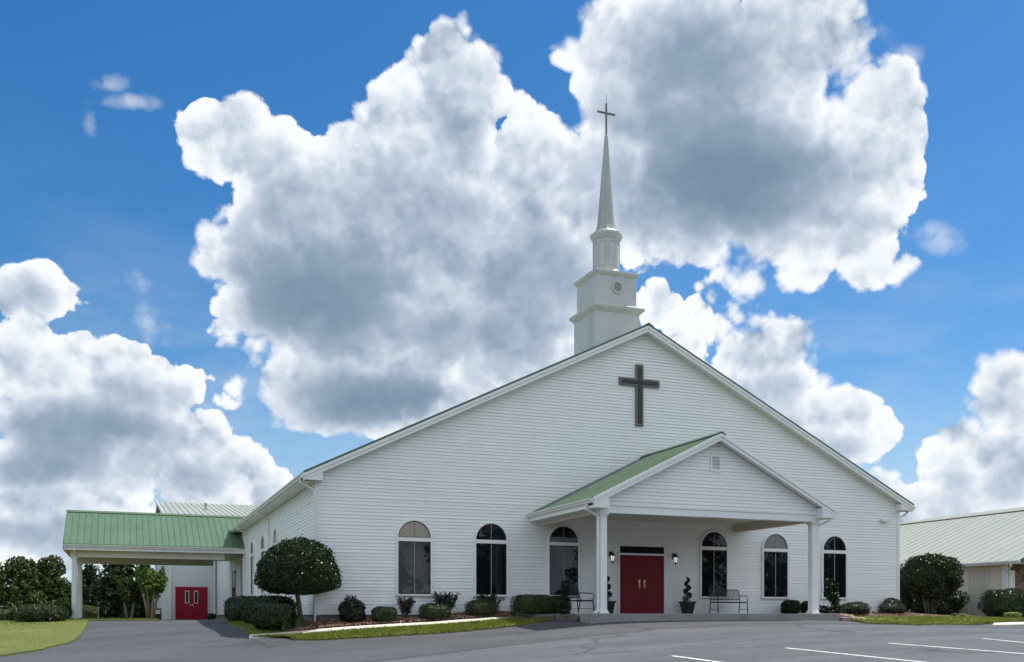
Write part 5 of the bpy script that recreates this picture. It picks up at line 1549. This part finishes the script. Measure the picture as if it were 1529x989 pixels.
t = thing('utility_box', 'small dark utility box by the left corner of the metal hall', 'utility box', (p.x, p.y, gz(p.x, p.y)))
mb = MB(); mb.box(-.22, .22, -.15, .15, 0, .75); bevel(mb.build('housing', M['blackmetal'], t), .01)
mb = MB(); mb.box(-.14, .14, -.165, -.151, .40, .66); mb.build('label_plate', M['gutter'], t)
p = at_z(146, 920, 70)
t = thing('wooden_post', 'pale wooden post standing in the grass beyond the carport', 'post', (p.x, p.y, gz(p.x, p.y)))
mb = MB(); mb.box(-.08, .08, -.08, .08, -.1, .95); mb.build('shaft', M['palebark'], t)

# mulch chips and grass blades on the nearer beds
def scatter_chips(name, pts, size, material, seed, label, cat):
    rng = np.random.default_rng(seed)
    P = np.array(pts); N = np.tile(np.array([0, 0, 1.0]), (len(P), 1))
    V_, Fq = leaf_mesh(P, N, size, .42, .35, rng, .12)
    o = mesh_np(name, V_, Fq, material); return tag(o, label, cat, None, 'stuff')
rng = np.random.default_rng(5); pts = []
for i in range(11500):
    if i < 9200: x, y = rng.uniform(-.9, 6.9), -rng.uniform(.05, 1.4)
    elif i < 10300: x, y = rng.uniform(17.1, 18.8), -rng.uniform(2.4, 4.4)
    else: x, y = rng.uniform(18.5, 24), -rng.uniform(.1, 2.2)
    pts.append((x, y, 0))
pts = np.array(pts); pts[:, 2] = GZ(pts[:, 0], pts[:, 1]) + .115
scatter_chips('mulch_chips', pts, .10, M['chip'], 6, 'reddish wood chips spread on the planting beds', 'mulch')
def blades():
    rng = np.random.default_rng(9); mb_v, mb_f = [], []
    base = 0; allP = []
    for (P, Z), n, h in zip(LAWNS, (18000, 70000, 6000, 5000, 10000), (.065, .05, .08, .06, .065)):
        nv, nu = Z.shape
        u = rng.random(n) * (nu - 1.001)
        v = rng.random(n) * (nv - 1.001)
        if P is LAWNS[1][0]: v = (1 - (1 - rng.random(n)) ** .5 * .9) * (nv - 1.001)
        i = v.astype(int); j = u.astype(int); fi = (v - i)[:, None]; fj = (u - j)[:, None]
        G = np.concatenate([P, Z[..., None]], 2)
        q = (G[i, j] * (1 - fi) * (1 - fj) + G[i + 1, j] * fi * (1 - fj) + G[i, j + 1] * (1 - fi) * fj + G[i + 1, j + 1] * fi * fj)
        allP.append(np.concatenate([q, np.full((n, 1), h)], 1))
    Q = np.concatenate(allP); n = len(Q); h = Q[:, 3:4] * rng.uniform(.5, 1.2, (n, 1)); p = Q[:, :3]
    a_ = rng.uniform(0, 2 * PI, n); sd = np.stack([np.cos(a_), np.sin(a_), np.zeros(n)], 1) * .012
    ln_ = rng.normal(0, .35, (n, 3)); ln_[:, 2] = 1
    V_ = np.stack([p - sd, p + sd, p + ln_ * h], 1).reshape(-1, 3)
    o = mesh_np('lawn_grass', V_, np.arange(3 * n).reshape(n, 3), M['blade'])
    return tag(o, 'short mown grass blades on the lawns around the church', 'grass', None, 'stuff')
blades()

# far wood on the other side of the car park, seen only in the window panes
rng = np.random.default_rng(77); lob = []
for i in range(150):
    a_ = rng.uniform(-1.0, 1.35); r_ = rng.uniform(75, 100); hgt = rng.uniform(12, 19)
    if .25 < a_ < .36 or .53 < a_ < .60: hgt = rng.uniform(3, 6)
    if hgt > 8 and (.22 < a_ < .40 or .50 < a_ < .63): continue
    q = 5.5 if hgt > 8 else 3.0
    lob.append((9 + r_ * math.sin(a_), -32 - r_ * math.cos(a_), hgt * .45 - 2, rng.uniform(.8, 1.2) * q, rng.uniform(.8, 1.2) * q, hgt * .58))
o = crown('far_wood', lob, 30000, 1.5, M['pine'], 78, None, shell=.6)
tag(o, 'dark wood beyond the car park behind the viewer', 'wood', None, 'stuff')

rng = np.random.default_rng(97); lob = []
for i in range(70):
    f_ = i / 69; a_ = -1.75 + 1.25 * f_ + rng.normal(0, .02); r_ = rng.uniform(150, 190); hgt = rng.uniform(5, 10)
    lob.append((-6 + r_ * math.sin(a_), -32 + r_ * math.cos(a_), hgt * .4 - 1, rng.uniform(5, 8), rng.uniform(5, 8), hgt * .6))
o = crown('distant_wood', lob, 16000, 1.3, M['pine'], 98, None, shell=.55)
tag(o, 'low dark line of distant woods behind the trees at the left', 'wood', None, 'stuff')
